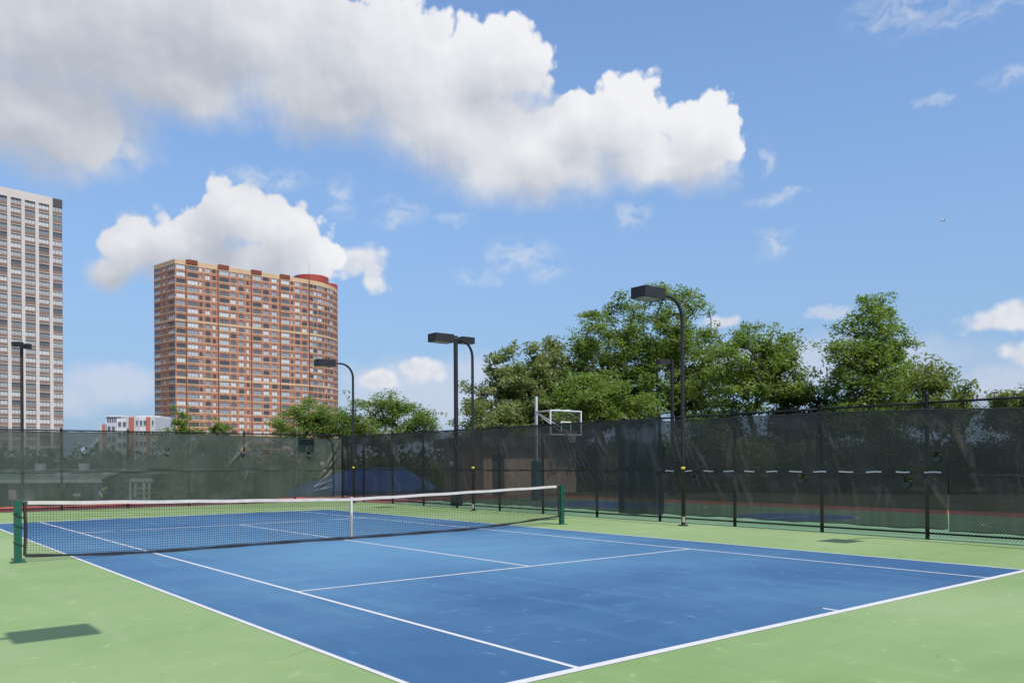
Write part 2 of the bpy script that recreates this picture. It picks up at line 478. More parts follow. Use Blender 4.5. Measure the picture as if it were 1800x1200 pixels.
# ---------------------------------------------------------------- mesh helpers
class MB:
    def __init__(self):
        self.v = []
        self.f = []

    def quad(self, a, b, c, d):
        i = len(self.v)
        self.v += [tuple(a), tuple(b), tuple(c), tuple(d)]
        self.f.append((i, i + 1, i + 2, i + 3))
        return self

    def poly(self, pts):
        i = len(self.v)
        self.v += [tuple(p) for p in pts]
        self.f.append(tuple(range(i, i + len(pts))))
        return self

    def box(self, lo, hi, M=None):
        x0, y0, z0 = lo
        x1, y1, z1 = hi
        p = [(x0, y0, z0), (x1, y0, z0), (x1, y1, z0), (x0, y1, z0), (x0, y0, z1), (x1, y0, z1), (x1, y1, z1), (x0, y1, z1)]
        if M is not None:
            p = [tuple(M @ Vector(q)) for q in p]
        i = len(self.v)
        self.v += p
        for f in ((3, 2, 1, 0), (4, 5, 6, 7), (0, 1, 5, 4), (1, 2, 6, 5), (2, 3, 7, 6), (3, 0, 4, 7)):
            self.f.append(tuple(i + k for k in f))
        return self

    def cbox(self, c, s, M=None):
        return self.box([c[k] - s[k] / 2 for k in range(3)], [c[k] + s[k] / 2 for k in range(3)], M)

    def tube(self, pts, r, n=10, caps=True):
        """round bar along a polyline; r is one radius or one per point"""
        pts = [Vector(p) for p in pts]
        rs = [r] * len(pts) if not hasattr(r, '__len__') else r
        rings = []
        ref = None
        for k, p in enumerate(pts):
            a = pts[max(0, k - 1)]
            b = pts[min(len(pts) - 1, k + 1)]
            t = (b - a).normalized()
            if ref is None:
                ref = Vector((0, 0, 1)) if abs(t.z) < 0.9 else Vector((1, 0, 0))
            x = (ref - t * ref.dot(t)).normalized()
            ref = x
            y = t.cross(x)
            i = len(self.v)
            for j in range(n):
                an = 2 * math.pi * j / n
                self.v.append(tuple(p + rs[k] * (math.cos(an) * x + math.sin(an) * y)))
            rings.append(i)
        for a, b in zip(rings, rings[1:]):
            for j in range(n):
                self.f.append((a + j, a + (j + 1) % n, b + (j + 1) % n, b + j))
        if caps:
            self.f.append(tuple(reversed(range(rings[0], rings[0] + n))))
            self.f.append(tuple(range(rings[-1], rings[-1] + n)))
        return self

    def lathe(self, prof, c=(0, 0, 0), n=16):
        i = len(self.v)
        for r, z in prof:
            for j in range(n):
                an = 2 * math.pi * j / n
                self.v.append((c[0] + r * math.cos(an), c[1] + r * math.sin(an), c[2] + z))
        for k in range(len(prof) - 1):
            for j in range(n):
                a, b = i + k * n, i + (k + 1) * n
                self.f.append((a + j, a + (j + 1) % n, b + (j + 1) % n, b + j))
        return self

    def mesh(self, name, mat, smooth=False, bevel=0.0):
        me = bpy.data.meshes.new(name)
        me.from_pydata(self.v, [], self.f)
        if bevel:
            bm = bmesh.new()
            bm.from_mesh(me)
            bmesh.ops.remove_doubles(bm, verts=bm.verts, dist=1e-5)
            bmesh.ops.bevel(bm, geom=[e for e in bm.edges if len(e.link_faces) == 2 and e.calc_face_angle() > 0.6],
                            offset=bevel, segments=2, affect='EDGES', profile=0.6)
            bm.to_mesh(me)
            bm.free()
        if mat is not None:
            me.materials.append(mat)
        if smooth:
            me.polygons.foreach_set('use_smooth', [True] * len(me.polygons))
        return me

    def build(self, name, mat, parent=None, smooth=False, bevel=0.0, kind=None):
        return put(name, self.mesh(name, mat, smooth, bevel), parent, kind)


def put(name, mesh, parent=None, kind=None):
    o = bpy.data.objects.new(name, mesh)
    COL.objects.link(o)
    if parent is not None:
        o.parent = parent
    if kind:
        o['kind'] = kind
    return o


def tag(o, label, cat, group=None):
    o['label'] = label
    o['category'] = cat
    if group:
        o['group'] = group
    return o


def thing(name, label, cat, loc=(0, 0, 0), rotz=0.0, group=None):
    o = bpy.data.objects.new(name, None)
    o.empty_display_size = 0.2
    COL.objects.link(o)
    o.location = loc
    o.rotation_euler = (0, 0, rotz)
    return tag(o, label, cat, group)


def copy_tree(o, parent=None):
    c = o.copy()
    COL.objects.link(c)
    c.parent = parent
    for ch in list(o.children):
        copy_tree(ch, c)
    return c


def flat(name, x0, x1, y0, y1, z, mat, parent=None, kind=None, div=1):
    b = MB()
    for i in range(div):
        xa, xb = x0 + (x1 - x0) * i / div, x0 + (x1 - x0) * (i + 1) / div
        b.quad((xa, y0, z), (xb, y0, z), (xb, y1, z), (xa, y1, z))
    return b.build(name, mat, parent, kind=kind)


def strip_line(name, a, b, w, z, parent):
    """painted straight line between two ground points"""
    a, b = Vector((a[0], a[1], z)), Vector((b[0], b[1], z))
    t = (b - a).normalized()
    s = Vector((-t.y, t.x, 0)) * (w / 2)
    return MB().quad(a - s, b - s, b + s, a + s).build(name, M_LINE, parent)


def ring_line(name, c, r, w, z, parent, a0=0.0, a1=2 * math.pi, n=48):
    m = MB()
    for k in range(n):
        p, q = a0 + (a1 - a0) * k / n, a0 + (a1 - a0) * (k + 1) / n
        P = [(c[0] + rr * math.cos(t), c[1] + rr * math.sin(t), z) for rr, t in ((r - w / 2, p), (r + w / 2, p), (r + w / 2, q), (r - w / 2, q))]
        m.quad(*P)
    return m.build(name, M_LINE, parent)


# ---------------------------------------------------------------- the ground, the raised deck and its courts
def ground_shader(g):
    co = g.n('ShaderNodeTexCoord').outputs['Object']
    n = g.noise(co, 0.05, 6, 0.6)
    n2 = g.noise(co, 1.5, 5, 0.65)
    c = g.mix(g.ramp(n, 0.40, 0.60), (0.055, 0.085, 0.030, 1), (0.13, 0.12, 0.10, 1))
    c = g.mix(g.math('MULTIPLY', n2, 0.5), c, (0.05, 0.06, 0.03, 1))
    return bsdf(g, c, 0.95, 0, 0.2)


GROUND_Z = -2.6
flat('ground', -3000, 4500, -2500, 4500, GROUND_Z, material("lawn_and_paving", ground_shader), kind='structure')
MB().box((-14, -24, GROUND_Z - 0.3), (20.6, 23.6, -0.012)).build('terrace', M_CONC, kind='structure')


def soil_shader(g):
    co = g.n('ShaderNodeTexCoord').outputs['Object']
    n = g.noise(co, 0.35, 7, 0.65)
    c = g.mix(g.ramp(n, 0.35, 0.65), (0.035, 0.055, 0.020, 1), (0.075, 0.062, 0.045, 1))
    return bsdf(g, c, 0.95, 0, 0.2, bump=g.noise(co, 6.0, 5, 0.7), bump_d=0.05)


MB().box((20.604, -24, GROUND_Z - 0.3), (52, 34, -0.010)).build('planted_bank', material("mulch_and_ground_cover", soil_shader), kind='structure')

court = flat('tennis_court', -13.5, 9.62, -23.5, 18.72, 0.0, M_GREEN, kind='structure', div=4)
flat('playing_area', -5.47, 5.47, -11.86, 11.86, 0.0025, M_BLUE, court, div=4)
LW = 0.055
ZL = 0.005
for y, w in ((-11.835, 0.10), (11.835, 0.13)):
    strip_line('baseline', (-5.485, y), (5.485, y), w, ZL, court)
for x in (-5.457, 5.457):
    strip_line('sideline', (x, -11.785), (x, 11.79), LW, ZL, court)
for x in (-4.10, 4.10):
    strip_line('singles_sideline', (x, -11.785), (x, 11.79), LW, ZL, court)
for y, w in ((-6.34, LW), (6.42, 0.085)):
    strip_line('service_line', (-4.0725, y), (4.0725, y), w, ZL, court)
strip_line('centre_line', (0.0, -6.3125), (0.0, 6.3775), LW, ZL, court)
for y, e in ((-11.785, -11.60), (11.79, 11.64)):
    strip_line('centre_mark', (0.0, y), (0.0, e), LW, ZL, court)

flat('red_walk', -13.5, 9.62, 18.724, 23.5, -0.004, M_RED, kind='structure')
bcourt = flat('basketball_court', 9.624, 18.5, -20.5, 14.7, 0.0, M_GREEN2, kind='structure')
bm_ = MB()
bm_.quad((18.504, -20.5, 0), (20.6, -20.5, 0), (20.6, 17.0, 0), (18.504, 17.0, 0))
bm_.quad((9.624, 14.704, 0), (18.5, 14.704, 0), (18.5, 17.0, 0), (9.624, 17.0, 0))
bm_.quad((9.624, 17.0, 0), (20.6, 17.0, 0), (20.6, 23.5, 0), (9.624, 23.5, 0))
bm_.build('red_border', M_RED2, bcourt)
HX = 15.3                                             # centre line of the ball court's far half
cc = (14.05, -2.35)
d_ = MB()
d_.poly([(cc[0] + 1.8 * math.cos(2 * math.pi * k / 48), cc[1] + 1.8 * math.sin(2 * math.pi * k / 48), 0.0025) for k in range(48)])
d_.build('centre_circle', M_BLUE2, bcourt)
ring_line('circle_line', cc, 1.8, 0.06, ZL, bcourt)
strip_line('half_way_line', (9.9, -2.35), (18.2, -2.35), 0.06, ZL, bcourt)
flat('key', HX - 2.0, HX + 2.0, 4.4, 9.9, 0.0025, M_BLUE2, bcourt)
for x in (HX - 2.0, HX + 2.0):
    strip_line('key_line', (x, 4.4), (x, 9.9), 0.06, ZL, bcourt)
strip_line('free_throw_line', (HX - 1.97, 4.4), (HX + 1.97, 4.4), 0.06, ZL, bcourt)
ring_line('free_throw_arc', (HX, 4.33), 1.85, 0.06, ZL, bcourt, math.pi, 2 * math.pi, 24)
strip_line('court_edge_line', (18.2, -16.0), (18.2, 12.0), 0.06, ZL, bcourt)
strip_line('court_edge_line', (9.95, 12.0), (18.17, 12.0), 0.06, ZL, bcourt)
ring_line('three_point_line', (HX, -16.0), 6.3, 0.06, ZL, bcourt, 0.15, math.pi - 0.6, 40)
flat('key', HX - 2.0, HX + 2.0, -15.9, -9.3, 0.0025, M_BLUE2, bcourt)
ring_line('free_throw_arc', (HX, -9.27), 1.85, 0.06, ZL, bcourt, 0.0, math.pi, 24)


# ---------------------------------------------------------------- net and its posts
NA, NB = Vector((-6.40, 0.10, 0)), Vector((6.72, 0.24, 0))      # post feet
NT_ = (NB - NA).normalized()
NS = Vector((-NT_.y, NT_.x, 0))
NL = (NB - NA).length
NC = 0.503                                                      # where the centre strap sits


def net_top(f):
    k = abs(f - NC) / NC
    return 0.925 + 0.15 * k ** 1.12


def net_bottom(f):
    z = 0.035
    z += 0.09 * max(0.0, 1 - f / 0.16) ** 1.5
    z += 0.20 * max(0.0, (f - 0.70) / 0.30) ** 1.4
    return z


def net_off(f, h):
    return 0.020 * math.sin(f * 21.0) * (1 - h) + 0.012 * math.sin(f * 47.0 + 1.3) * (1 - h) - 0.03 * (1 - h)


def net_pt(f, h):
    z = net_bottom(f) * (1 - h) + net_top(f) * h
    return NA + NT_ * (f * NL) + NS * net_off(f, h) + Vector((0, 0, z))


F0, F1 = 0.0078, 0.9915
mid = NA + NT_ * (NC * NL)
net = thing('tennis_net', 'black mesh tennis net with white headband strung across the blue court', 'net', mid)


def rel(p, o):
    return Vector(p) - Vector(o)


def batch_bars(segs, r):
    """many thin three-sided bars as one mesh; segs is a list of (a, b)"""
    A = np.array([s[0] for s in segs], dtype=float)
    B = np.array([s[1] for s in segs], dtype=float)
    T = B - A
    T /= np.linalg.norm(T, axis=1)[:, None] + 1e-12
    R = np.where(np.abs(T[:, 2:3]) < 0.9, np.array([[0, 0, 1.0]]), np.array([[1.0, 0, 0]]))
    X = np.cross(T, R)
    X /= np.linalg.norm(X, axis=1)[:, None]
    Y = np.cross(T, X)
    n = len(segs)
    V = np.zeros((n, 6, 3))
    for j in range(3):
        a = 2 * math.pi * j / 3
        o = r * (math.cos(a) * X + math.sin(a) * Y)
        V[:, j] = A + o
        V[:, 3 + j] = B + o
    base = (np.arange(n) * 6)[:, None]
    Fq = np.concatenate([base + np.array([[j, (j + 1) % 3, 3 + (j + 1) % 3, 3 + j]]) for j in range(3)], 0)
    return V.reshape(-1, 3), Fq


def np_mesh(name, V, Fq, mat, smooth=False):
    me = bpy.data.meshes.new(name)
    k = Fq.shape[1]
    me.vertices.add(len(V))
    me.vertices.foreach_set('co', np.ascontiguousarray(V, dtype=np.float32).ravel())
    me.loops.add(Fq.size)
    me.loops.foreach_set('vertex_index', np.ascontiguousarray(Fq, dtype=np.int32).ravel())
    me.polygons.add(len(Fq))
    me.polygons.foreach_set('loop_start', np.arange(0, Fq.size, k, dtype=np.int32))
    if smooth:
        me.polygons.foreach_set('use_smooth', np.ones(len(Fq), dtype=bool))
    me.update(calc_edges=True)
    me.materials.append(mat)
    return me


segs = []
nv = int(NL * (F1 - F0) / 0.046)
fs = [F0 + (F1 - F0) * k / nv for k in range(nv + 1)]
hs = [0.0, 0.35, 0.7, 1.0]
for f in fs:
    P = [rel(net_pt(f, h), mid) for h in hs]
    segs += list(zip(P, P[1:]))
rows = 21
for r_ in range(1, rows):
    P = [rel(net_pt(f, r_ / rows), mid) for f in fs[::4]]
    segs += list(zip(P, P[1:]))
# the upper rows of a tennis net are doubled
for r_ in (17.5, 18.5, 19.5, 20.5):
    P = [rel(net_pt(f, r_ / rows), mid) for f in fs[::4]]
    segs += list(zip(P, P[1:]))
V, Fq = batch_bars(segs, 0.0031)
o = put('net_cords', np_mesh('net_cords', V, Fq, M_NET), net, 'stuff')


def band(fa, fb, n, zfun, h, th, name, mat, o0, hfun=None):
    """strip of tape along the net: front, back, top and bottom faces"""
    m = MB()
    pv = None
    for k in range(n + 1):
        f = fa + (fb - fa) * k / n
        z = zfun(f)
        hh = h if hfun is None else hfun(f)
        c = NA + NT_ * (f * NL) + NS * (net_off(f, 0 if zfun is net_bottom else 1)) + Vector((0, 0, z))
        ring = [rel(c + NS * sy * th / 2 + Vector((0, 0, sz * hh / 2)), o0) for sy, sz in ((-1, -1), (1, -1), (1, 1), (-1, 1))]
        i = len(m.v)
        m.v += [tuple(p) for p in ring]
        if pv is not None:
            for j in range(4):
                m.f.append((pv + j, pv + (j + 1) % 4, i + (j + 1) % 4, i + j))
        else:
            m.f.append((i, i + 1, i + 2, i + 3))
        pv = i
    m.f.append((pv + 3, pv + 2, pv + 1, pv))
    return m.build(name, mat, net)


band(F0 + 0.004, F1 - 0.006, 60, lambda f: net_top(f) - 0.022 + 0.004 * math.sin(f * 60), 0.062, 0.020, 'headband', M_TAPE, mid)
band(F0, F1, 90, net_bottom, 0.05, 0.016, 'bottom_band', M_BAND, mid, lambda f: 0.048 + 0.012 * math.sin(f * 70))
for f in (F0, F1):
    m = MB()
    a, b = net_pt(f, 0), net_pt(f, 1)
    m.tube([rel(a, mid), rel((a + b) / 2 + NT_ * (0.02 if f < 0.5 else -0.02), mid), rel(b, mid)], 0.026, 6)
    m.build('side_band', M_BAND, net)
P0 = net_pt(NC, 1)
m = MB()
zt = net_top(NC) + 0.012
m.box((-0.027, -0.020, -0.0), (0.027, -0.013, zt))
m.box((-0.027, 0.013, 0.0), (0.027, 0.020, zt))
m.box((-0.027, -0.020, zt), (0.027, 0.020, zt + 0.006))
cs = m.build('centre_strap', M_TAPE, net)
cs.location = (0, 0, 0.009)
MB().box((-0.04, -0.03, 0.0), (0.04, 0.03, 0.012)).build('strap_anchor', M_STEEL, net).location = (0, 0, 0.009)
MB().tube([rel(NA + Vector((0, 0, net_top(0) + 0.006)), mid), rel(net_pt(F0 + 0.004, 1), mid)], 0.006, 6).build('net_cable', M_STEEL, net)
MB().tube([rel(net_pt(F1 - 0.006, 1), mid), rel(NB + Vector((0, 0, net_top(1) + 0.006)), mid)], 0.006, 6).build('net_cable', M_STEEL, net)


def net_post(loc, side, label):
    t = thing('net_post', label, 'net post', loc, math.atan2(NT_.y, NT_.x), 'posts that carry the tennis net')
    MB().cbox((0, 0, 0.545), (0.115, 0.115, 1.07)).build('post', M_POST, t, bevel=0.012)
    MB().cbox((0, 0, 1.086), (0.125, 0.125, 0.022)).build('cap', M_POST, t, bevel=0.006)
    MB().cbox((0, 0, 0.010), (0.24, 0.20, 0.016)).build('base_plate', M_POST, t, bevel=0.004)
    for k, z in enumerate((0.30, 0.62, 0.80)):
        e = 0.066
        x = side * 0.105
        m = MB()
        m.tube([(x, 0, z - 0.05), (side * e, -e, z - 0.01), (-side * e, -e, z + 0.05), (-side * e, e, z + 0.06), (side * e, e, z + 0.02), (x, 0, z - 0.02)], 0.006, 5)
        m.build('lacing', M_ROPE, t)
    w = MB()
    w.cbox((-side * 0.03, -0.07, 0.93), (0.05, 0.03, 0.10))
    w.build('winch', M_POST, t, bevel=0.006)
    return t


net_post(NA, 1, 'green square steel post at the near left end of the tennis net')
net_post(NB, -1, 'green square steel post at the far right end of the tennis net')


# ---------------------------------------------------------------- chain-link fences
def chain_link(L, z0, z1, org, d, pitch=0.072, r=0.0034):
    H = z1 - z0
    segs = []
    k = -H
    while k < L:
        for sgn in (1, -1):
            a0, a1 = max(k, 0.0), min(k + H, L)
            if a1 - a0 > 0.01:
                za, zb = (z0 + (a0 - k), z0 + (a1 - k)) if sgn > 0 else (z1 - (a0 - k), z1 - (a1 - k))
                w = 0.004 * sgn
                segs.append(((org[0] + d[0] * a0 - d[1] * w, org[1] + d[1] * a0 + d[0] * w, za),
                             (org[0] + d[0] * a1 - d[1] * w, org[1] + d[1] * a1 + d[0] * w, zb)))
        k += pitch
    return batch_bars(segs, r)


def fence(label, org, d, L, posts, ztop, zmid, zbot, caps, rail_from=None):
    """org and d give the line of the fence; posts are distances along it"""
    t = thing('chain_link_fence', label, 'fence', (org[0], org[1], 0))
    V, Fq = chain_link(L, 0.055, ztop + 0.05, (0, 0), d)
    put('wire_mesh', np_mesh('wire_mesh', V, Fq, M_BLACK), t, 'stuff')
    for s, top in zip(posts, caps):
        p = MB()
        p.tube([(d[0] * s, d[1] * s, 0.0), (d[0] * s, d[1] * s, top)], 0.042, 12)
        po = p.build('post', M_BLACK, t, smooth=False)
        c = MB()
        c.lathe([(0.045, -0.02), (0.050, 0.0), (0.046, 0.03), (0.030, 0.055), (0.014, 0.065), (0.020, 0.080), (0.016, 0.10), (0.001, 0.108)], (d[0] * s, d[1] * s, top), 12)
        c.build('post_cap', M_BLACK, po, smooth=True)
    # butt the rails between the posts
    cuts = ([] if rail_from is None else [rail_from]) + sorted(posts)
    for nm, z, r in (('top_rail', ztop, 0.024), ('middle_rail', zmid, 0.019), ('bottom_rail', zbot, 0.021)):
        for a, b in zip(cuts, cuts[1:]):
            MB().tube([(d[0] * (a + 0.036), d[1] * (a + 0.036), z), (d[0] * (b - 0.036), d[1] * (b - 0.036), z)], r, 8).build(nm, M_BLACK, t, smooth=True)
    return t


FY = 18.42          # line of the fence behind the far baseline
FX = 9.50           # line of the fence beside the court
right_v = [-13.45, -10.95, -8.46, -5.97, -3.47, -0.90, 1.65, 4.20, 6.55, 9.18, 11.50, 13.90, 16.40, 18.42]
caps_r = [3.10, 3.04, 3.13, 3.02, 3.02, 3.0, 3.0, 3.0, 3.0, 3.0, 3.0, 3.0, 3.0, 3.16]
fence('black chain-link fence along the long side of the court towards the basketball hoop', (FX, -13.45), (0, 1), 18.42 + 13.45,
      [v + 13.45 for v in right_v], 2.955, 1.455, 0.135, caps_r)
far_u = [7.13, 4.81, 2.47, 0.11, -2.25, -4.6, -6.95, -9.3, -11.6]
fence('black chain-link fence across the far end behind the baseline, below the brick towers', (9.46, FY), (-1, 0), 9.46 + 11.6,
      [9.46 - u for u in far_u], 3.03, 1.50, 0.12, [3.10, 3.08, 3.06] + [3.05] * 6, rail_from=-0.03)


# ---------------------------------------------------------------- windscreens laced to the fences
def seg_dist(S, Z, a, b):
    ax, az = a
    dx, dz = b[0] - ax, b[1] - az
    L2 = dx * dx + dz * dz
    t = np.clip(((S - ax) * dx + (Z - az) * dz) / L2, 0, 1)
    return np.hypot(S - ax - t * dx, Z - az - t * dz), t, ((S - ax) * dz - (Z - az) * dx)


def windscreen(label, org, d, nrm, L, z0, z1, mat, creases, holes=(), seed=0, top_dip=None, straps=(), step=0.036, off=0.07, pleat=1.0, patch=None):
    rng = np.random.default_rng(seed)
    t = thing('windscreen', label, 'windscreen', (org[0], org[1], 0), 0, 'mesh windscreens laced to the court fences')
    ns, nz = max(4, int(L / step)), int((z1 - z0) / step)
    s = np.linspace(0, L, ns + 1)
    h = np.linspace(0, 1, nz + 1)
    S, Hh = np.meshgrid(s, h, indexing='ij')
    top = z1 - 0.020 * np.abs(np.sin(s * math.pi / 0.61)) - (0 if top_dip is None else top_dip(s))
    bot = z0 + 0.012 * np.sin(s * 2.3 + seed) + 0.008 * np.sin(s * 7.1)
    Z = bot[:, None] * (1 - Hh) + top[:, None] * Hh
    W = np.zeros_like(S)
    # slack between the laces: shallow belly and vertical pleats that wander
    ph = np.cumsum(rng.normal(0, 0.25, ns + 1))
    W += 0.012 * pleat * np.sin(S * 3.1 + ph[:, None] * 0.5 + Z * 0.6)
    W += 0.007 * pleat * np.sin(S * 9.0 + ph[:, None] + 1.1 * np.sin(Z * 1.4))
    for k in range(26):
        w = rng.uniform(0.5, 2.6)
        an = rng.uniform(-0.5, 0.5)
        W += 0.0042 * pleat * np.sin(w * (S * math.cos(an) + Z * math.sin(an) * 2.0) * 2.2 + rng.uniform(0, 6.28))
    Cs = np.zeros_like(S)
    for (sa, za, sb, zb, w, amp) in creases:
        k1, k2 = rng.uniform(-0.06, 0.06), rng.uniform(2, 5)
        dist, tt, _ = seg_dist(S + k1 * np.sin(Z * k2), Z, (sa, za), (sb, zb))
        prof = np.exp(-(dist / w) ** 2) * np.sin(np.clip(tt, 0.02, 0.98) * math.pi) ** 0.8
        Cs += amp * prof
    # many faint short puckers
    for k in range(int(L * 7)):
        sa, za = rng.uniform(0, L), rng.uniform(z0 + 0.2, z1)
        ll, an = rng.uniform(0.3, 0.9), math.radians(rng.normal(-82, 14))
        i0, i1 = np.searchsorted(s, [sa - 0.7, sa + 0.7])
        sub = (slice(i0, i1), slice(None))
        if i1 - i0 < 3:
            continue
        dist, tt, _ = seg_dist(S[sub], Z[sub], (sa, za), (sa + ll * math.cos(an), za + ll * math.sin(an)))
        Cs[sub] += rng.uniform(0.004, 0.013) * pleat * np.exp(-(dist / 0.04) ** 2) * np.sin(np.clip(tt, 0.02, 0.98) * math.pi)
    W += 0.075 * np.tanh(1.45 * Cs / 0.075)
    pin = np.minimum(np.minimum(Hh, 1 - Hh) * 8, 1.0)          # laced top and bottom
    mid_pin = 1 - 0.75 * np.exp(-((Z - 1.455) / 0.06) ** 2)     # and along the middle rail
    W = off + np.maximum(W * pin * mid_pin, -off + 0.045)
    X = d[0] * S + nrm[0] * W
    Y = d[1] * S + nrm[1] * W
    V = np.stack([X, Y, Z], -1).reshape(-1, 3)
    i = np.arange(ns)[:, None] * (nz + 1) + np.arange(nz)[None, :]
    Q = np.stack([i, i + nz + 1, i + nz + 2, i + 1], -1).reshape(-1, 4)
    if len(holes):
        cen = V[Q].mean(1)
        sc = cen[:, 0] * d[0] + cen[:, 1] * d[1]
        keep = np.ones(len(Q), bool)
        for (hs_, hz, hr) in holes:
            r = np.hypot(sc - hs_, (cen[:, 2] - hz))
            keep &= ~((r < hr) & (cen[:, 2] > hz - hr * 0.55))
        Q = Q[keep]
    put('mesh_cloth', np_mesh('mesh_cloth', V, Q, mat, True), t)

    def pt(ss, zz, w):
        return Vector((d[0] * ss + nrm[0] * w, d[1] * ss + nrm[1] * w, zz))
    # bound edges
    for nm, col in (('bottom_hem', 0), ('top_hem', nz)):
        row = V.reshape(ns + 1, nz + 1, 3)[:, col]
        pts = [Vector(p) + Vector((nrm[0], nrm[1], 0)) * 0.004 for p in row[::3]]
        MB().tube(pts, 0.012, 4).build(nm, M_HEM, t)
    m = MB()
    row = V.reshape(ns + 1, nz + 1, 3)
    jm = int((1.455 - z0) / (z1 - z0) * nz)
    m.tube([Vector(p) + Vector((nrm[0], nrm[1], 0)) * 0.004 for p in row[::3, jm]], 0.010, 4)
    m.build('seam', M_HEM, t)
    for (hs_, hz, hr) in holes:
        # the cut flap of a half-moon vent hangs out below its opening
        m = MB()
        n = 10
        for k in range(n):
            a0, a1 = math.pi + math.pi * k / n, math.pi + math.pi * (k + 1) / n
            c0 = pt(hs_, hz - hr * 0.5, off + 0.035)
            p0 = pt(hs_ + hr * math.cos(a0), hz - hr * 0.5 + hr * 1.15 * math.sin(a0), off + 0.035 + 0.07 * -math.sin(a0))
            p1 = pt(hs_ + hr * math.cos(a1), hz - hr * 0.5 + hr * 1.15 * math.sin(a1), off + 0.035 + 0.07 * -math.sin(a1))
            m.poly([c0, p0, p1])
            m.poly([p1 + Vector((0, 0, -0.004)), p0 + Vector((0, 0, -0.004)), c0 + Vector((0, 0, -0.004))])
        m.build('vent_flap', M_SCR_PATCH, t)
    for (sa, sb) in straps:
        m = MB()
        for k in range(4):
            a, b = sa + (sb - sa) * k / 4, sa + (sb - sa) * (k + 1) / 4
            dz = 0.006 * math.sin(k * 1.3 + sa * 5)
            m.quad(pt(a, 1.442 + dz, off + 0.026), pt(b, 1.442 + dz, off + 0.026), pt(b, 1.468 + dz, off + 0.026), pt(a, 1.468 + dz, off + 0.026))
        m.build('lace_strap', M_STRAP, t)
    if patch:
        sa, sb, za, zb = patch
        m = MB()
        for k in range(6):
            a, b = sa + (sb - sa) * k / 6, sa + (sb - sa) * (k + 1) / 6
            wa, wb = off + 0.035 + 0.008 * math.sin(k * 1.7), off + 0.035 + 0.008 * math.sin((k + 1) * 1.7)
            m.quad(pt(a, za, wa), pt(b, za, wb), pt(b, zb, wb), pt(a, zb, wa))
        m.build('patch', M_SCR_PATCH, t)
    # black ties over the top rail
    m = MB()
    for k in range(int(L / 0.61) + 1):
        ss = min(L - 0.02, k * 0.61)
        j = min(ns, int(ss / L * ns))
        zt_ = top[j]
        m.tube([pt(ss, zt_ - 0.03, off + 0.01), pt(ss, zt_ + 0.05, off * 0.4), pt(ss, zt_ + 0.045, -0.02)], 0.006, 4)
    m.build('ties', M_ROPE, t, kind='stuff')
    return t


def fan(s0, z0, length, angles, w, amp, rng):
    out = []
    for a in angles:
        l = length * rng.uniform(0.7, 1.1)
        out.append((s0 + rng.uniform(-0.25, 0.25), z0 + rng.uniform(-0.1, 0.1), s0 + l * math.cos(a), z0 + l * math.sin(a), w * rng.uniform(0.7, 1.3), amp * rng.uniform(0.6, 1.2)))
    return out


rc = random.Random(5)
# far end: s runs from the corner towards the left
cr = []
for k in range(8):
    cr.append((0.05 + 0.05 * k, 2.85 - 0.30 * k + rc.uniform(-.1, .1), 0.95 + 0.10 * k, 1.25 - 0.14 * k + rc.uniform(-.2, .2), 0.040, 0.040 * rc.uniform(.7, 1.2)))
for u, in [(7.13,), (4.81,), (2.47,), (0.11,), (-2.25,)]:
    s_ = 9.42 - u
    cr += fan(s_, 2.85, 1.1, [math.radians(a) for a in (-70, -84, -98)], 0.045, 0.020, rc)
    cr += fan(s_, 1.35, 0.9, [math.radians(a) for a in (-82, -88, -95)], 0.045, 0.024, rc)
cr.append((4.3, 2.75, 5.4, 1.55, 0.06, 0.045))
cr.append((9.42 + 0.9, 2.8, 9.42 + 1.5, 2.0, 0.06, 0.045))
windscreen('green mesh windscreen on the far fence below the two tall buildings', (9.42, FY), (-1, 0), (0, -1), 20.7, 0.21, 2.98, M_SCR_FAR, cr,
           holes=[(9.42 - u, z, 0.105) for u, z in ((-1.50, 2.31), (1.59, 2.30), (4.73, 2.32), (7.78, 2.20))], seed=3,
           top_dip=lambda s: 0.10 * np.clip((6.0 - s) / 5.0, 0, 1), patch=(9.42 - 8.03, 9.42 - 7.26, 2.26, 2.82))
# long side: s runs from the corner towards the camera
cr = []
for k in range(6):
    cr.append((0.25 + 0.3 * k, 2.7 - 0.2 * k, 0.5 + 0.42 * k, 0.7 + 0.15 * k, 0.06, 0.05 * rc.uniform(.6, 1.2)))
for v in (16.4, 13.9, 11.5, 9.18, 6.55, 4.2, 1.65):
    s_ = 18.3 - v
    cr += fan(s_, 2.75, 1.5, [math.radians(a) for a in (-58, -64, -70, -78)], 0.042, 0.034, rc)
    cr += fan(s_ + 0.3, 1.38, 1.1, [math.radians(a) for a in (-62, -70, -80)], 0.042, 0.030, rc)
for k in range(5):
    cr.append((10.9 + 0.24 * k, 2.8 - 0.15 * k, 11.8 + 0.30 * k, 1.2 - 0.1 * k, 0.042, 0.036))
for k in range(7):
    cr.append((14.9 + 0.30 * k, 2.7 - 0.16 * k, 16.1 + 0.27 * k, 0.95 - 0.10 * k, 0.040, 0.036))
windscreen('dark mesh windscreen on the side fence from the corner to the basketball hoop', (FX, 18.33), (0, -1), (-1, 0), 18.33 - 0.45, 0.24, 2.925, M_SCR, cr, seed=9, pleat=1.25)
cr = [(0.25, 2.8, 0.45, 0.3, 0.09, 0.05), (0.8, 2.8, 0.7, 0.3, 0.08, 0.04), (1.2, 2.7, 1.5, 0.4, 0.08, 0.05)]
windscreen('narrow near-black doubled windscreen strip hanging beside the middle lamp pole', (FX, 0.60), (0, -1), (-1, 0), 1.72, 0.20, 2.935, M_SCR_DARK, cr, seed=4, off=0.13, pleat=1.6)
cr = []
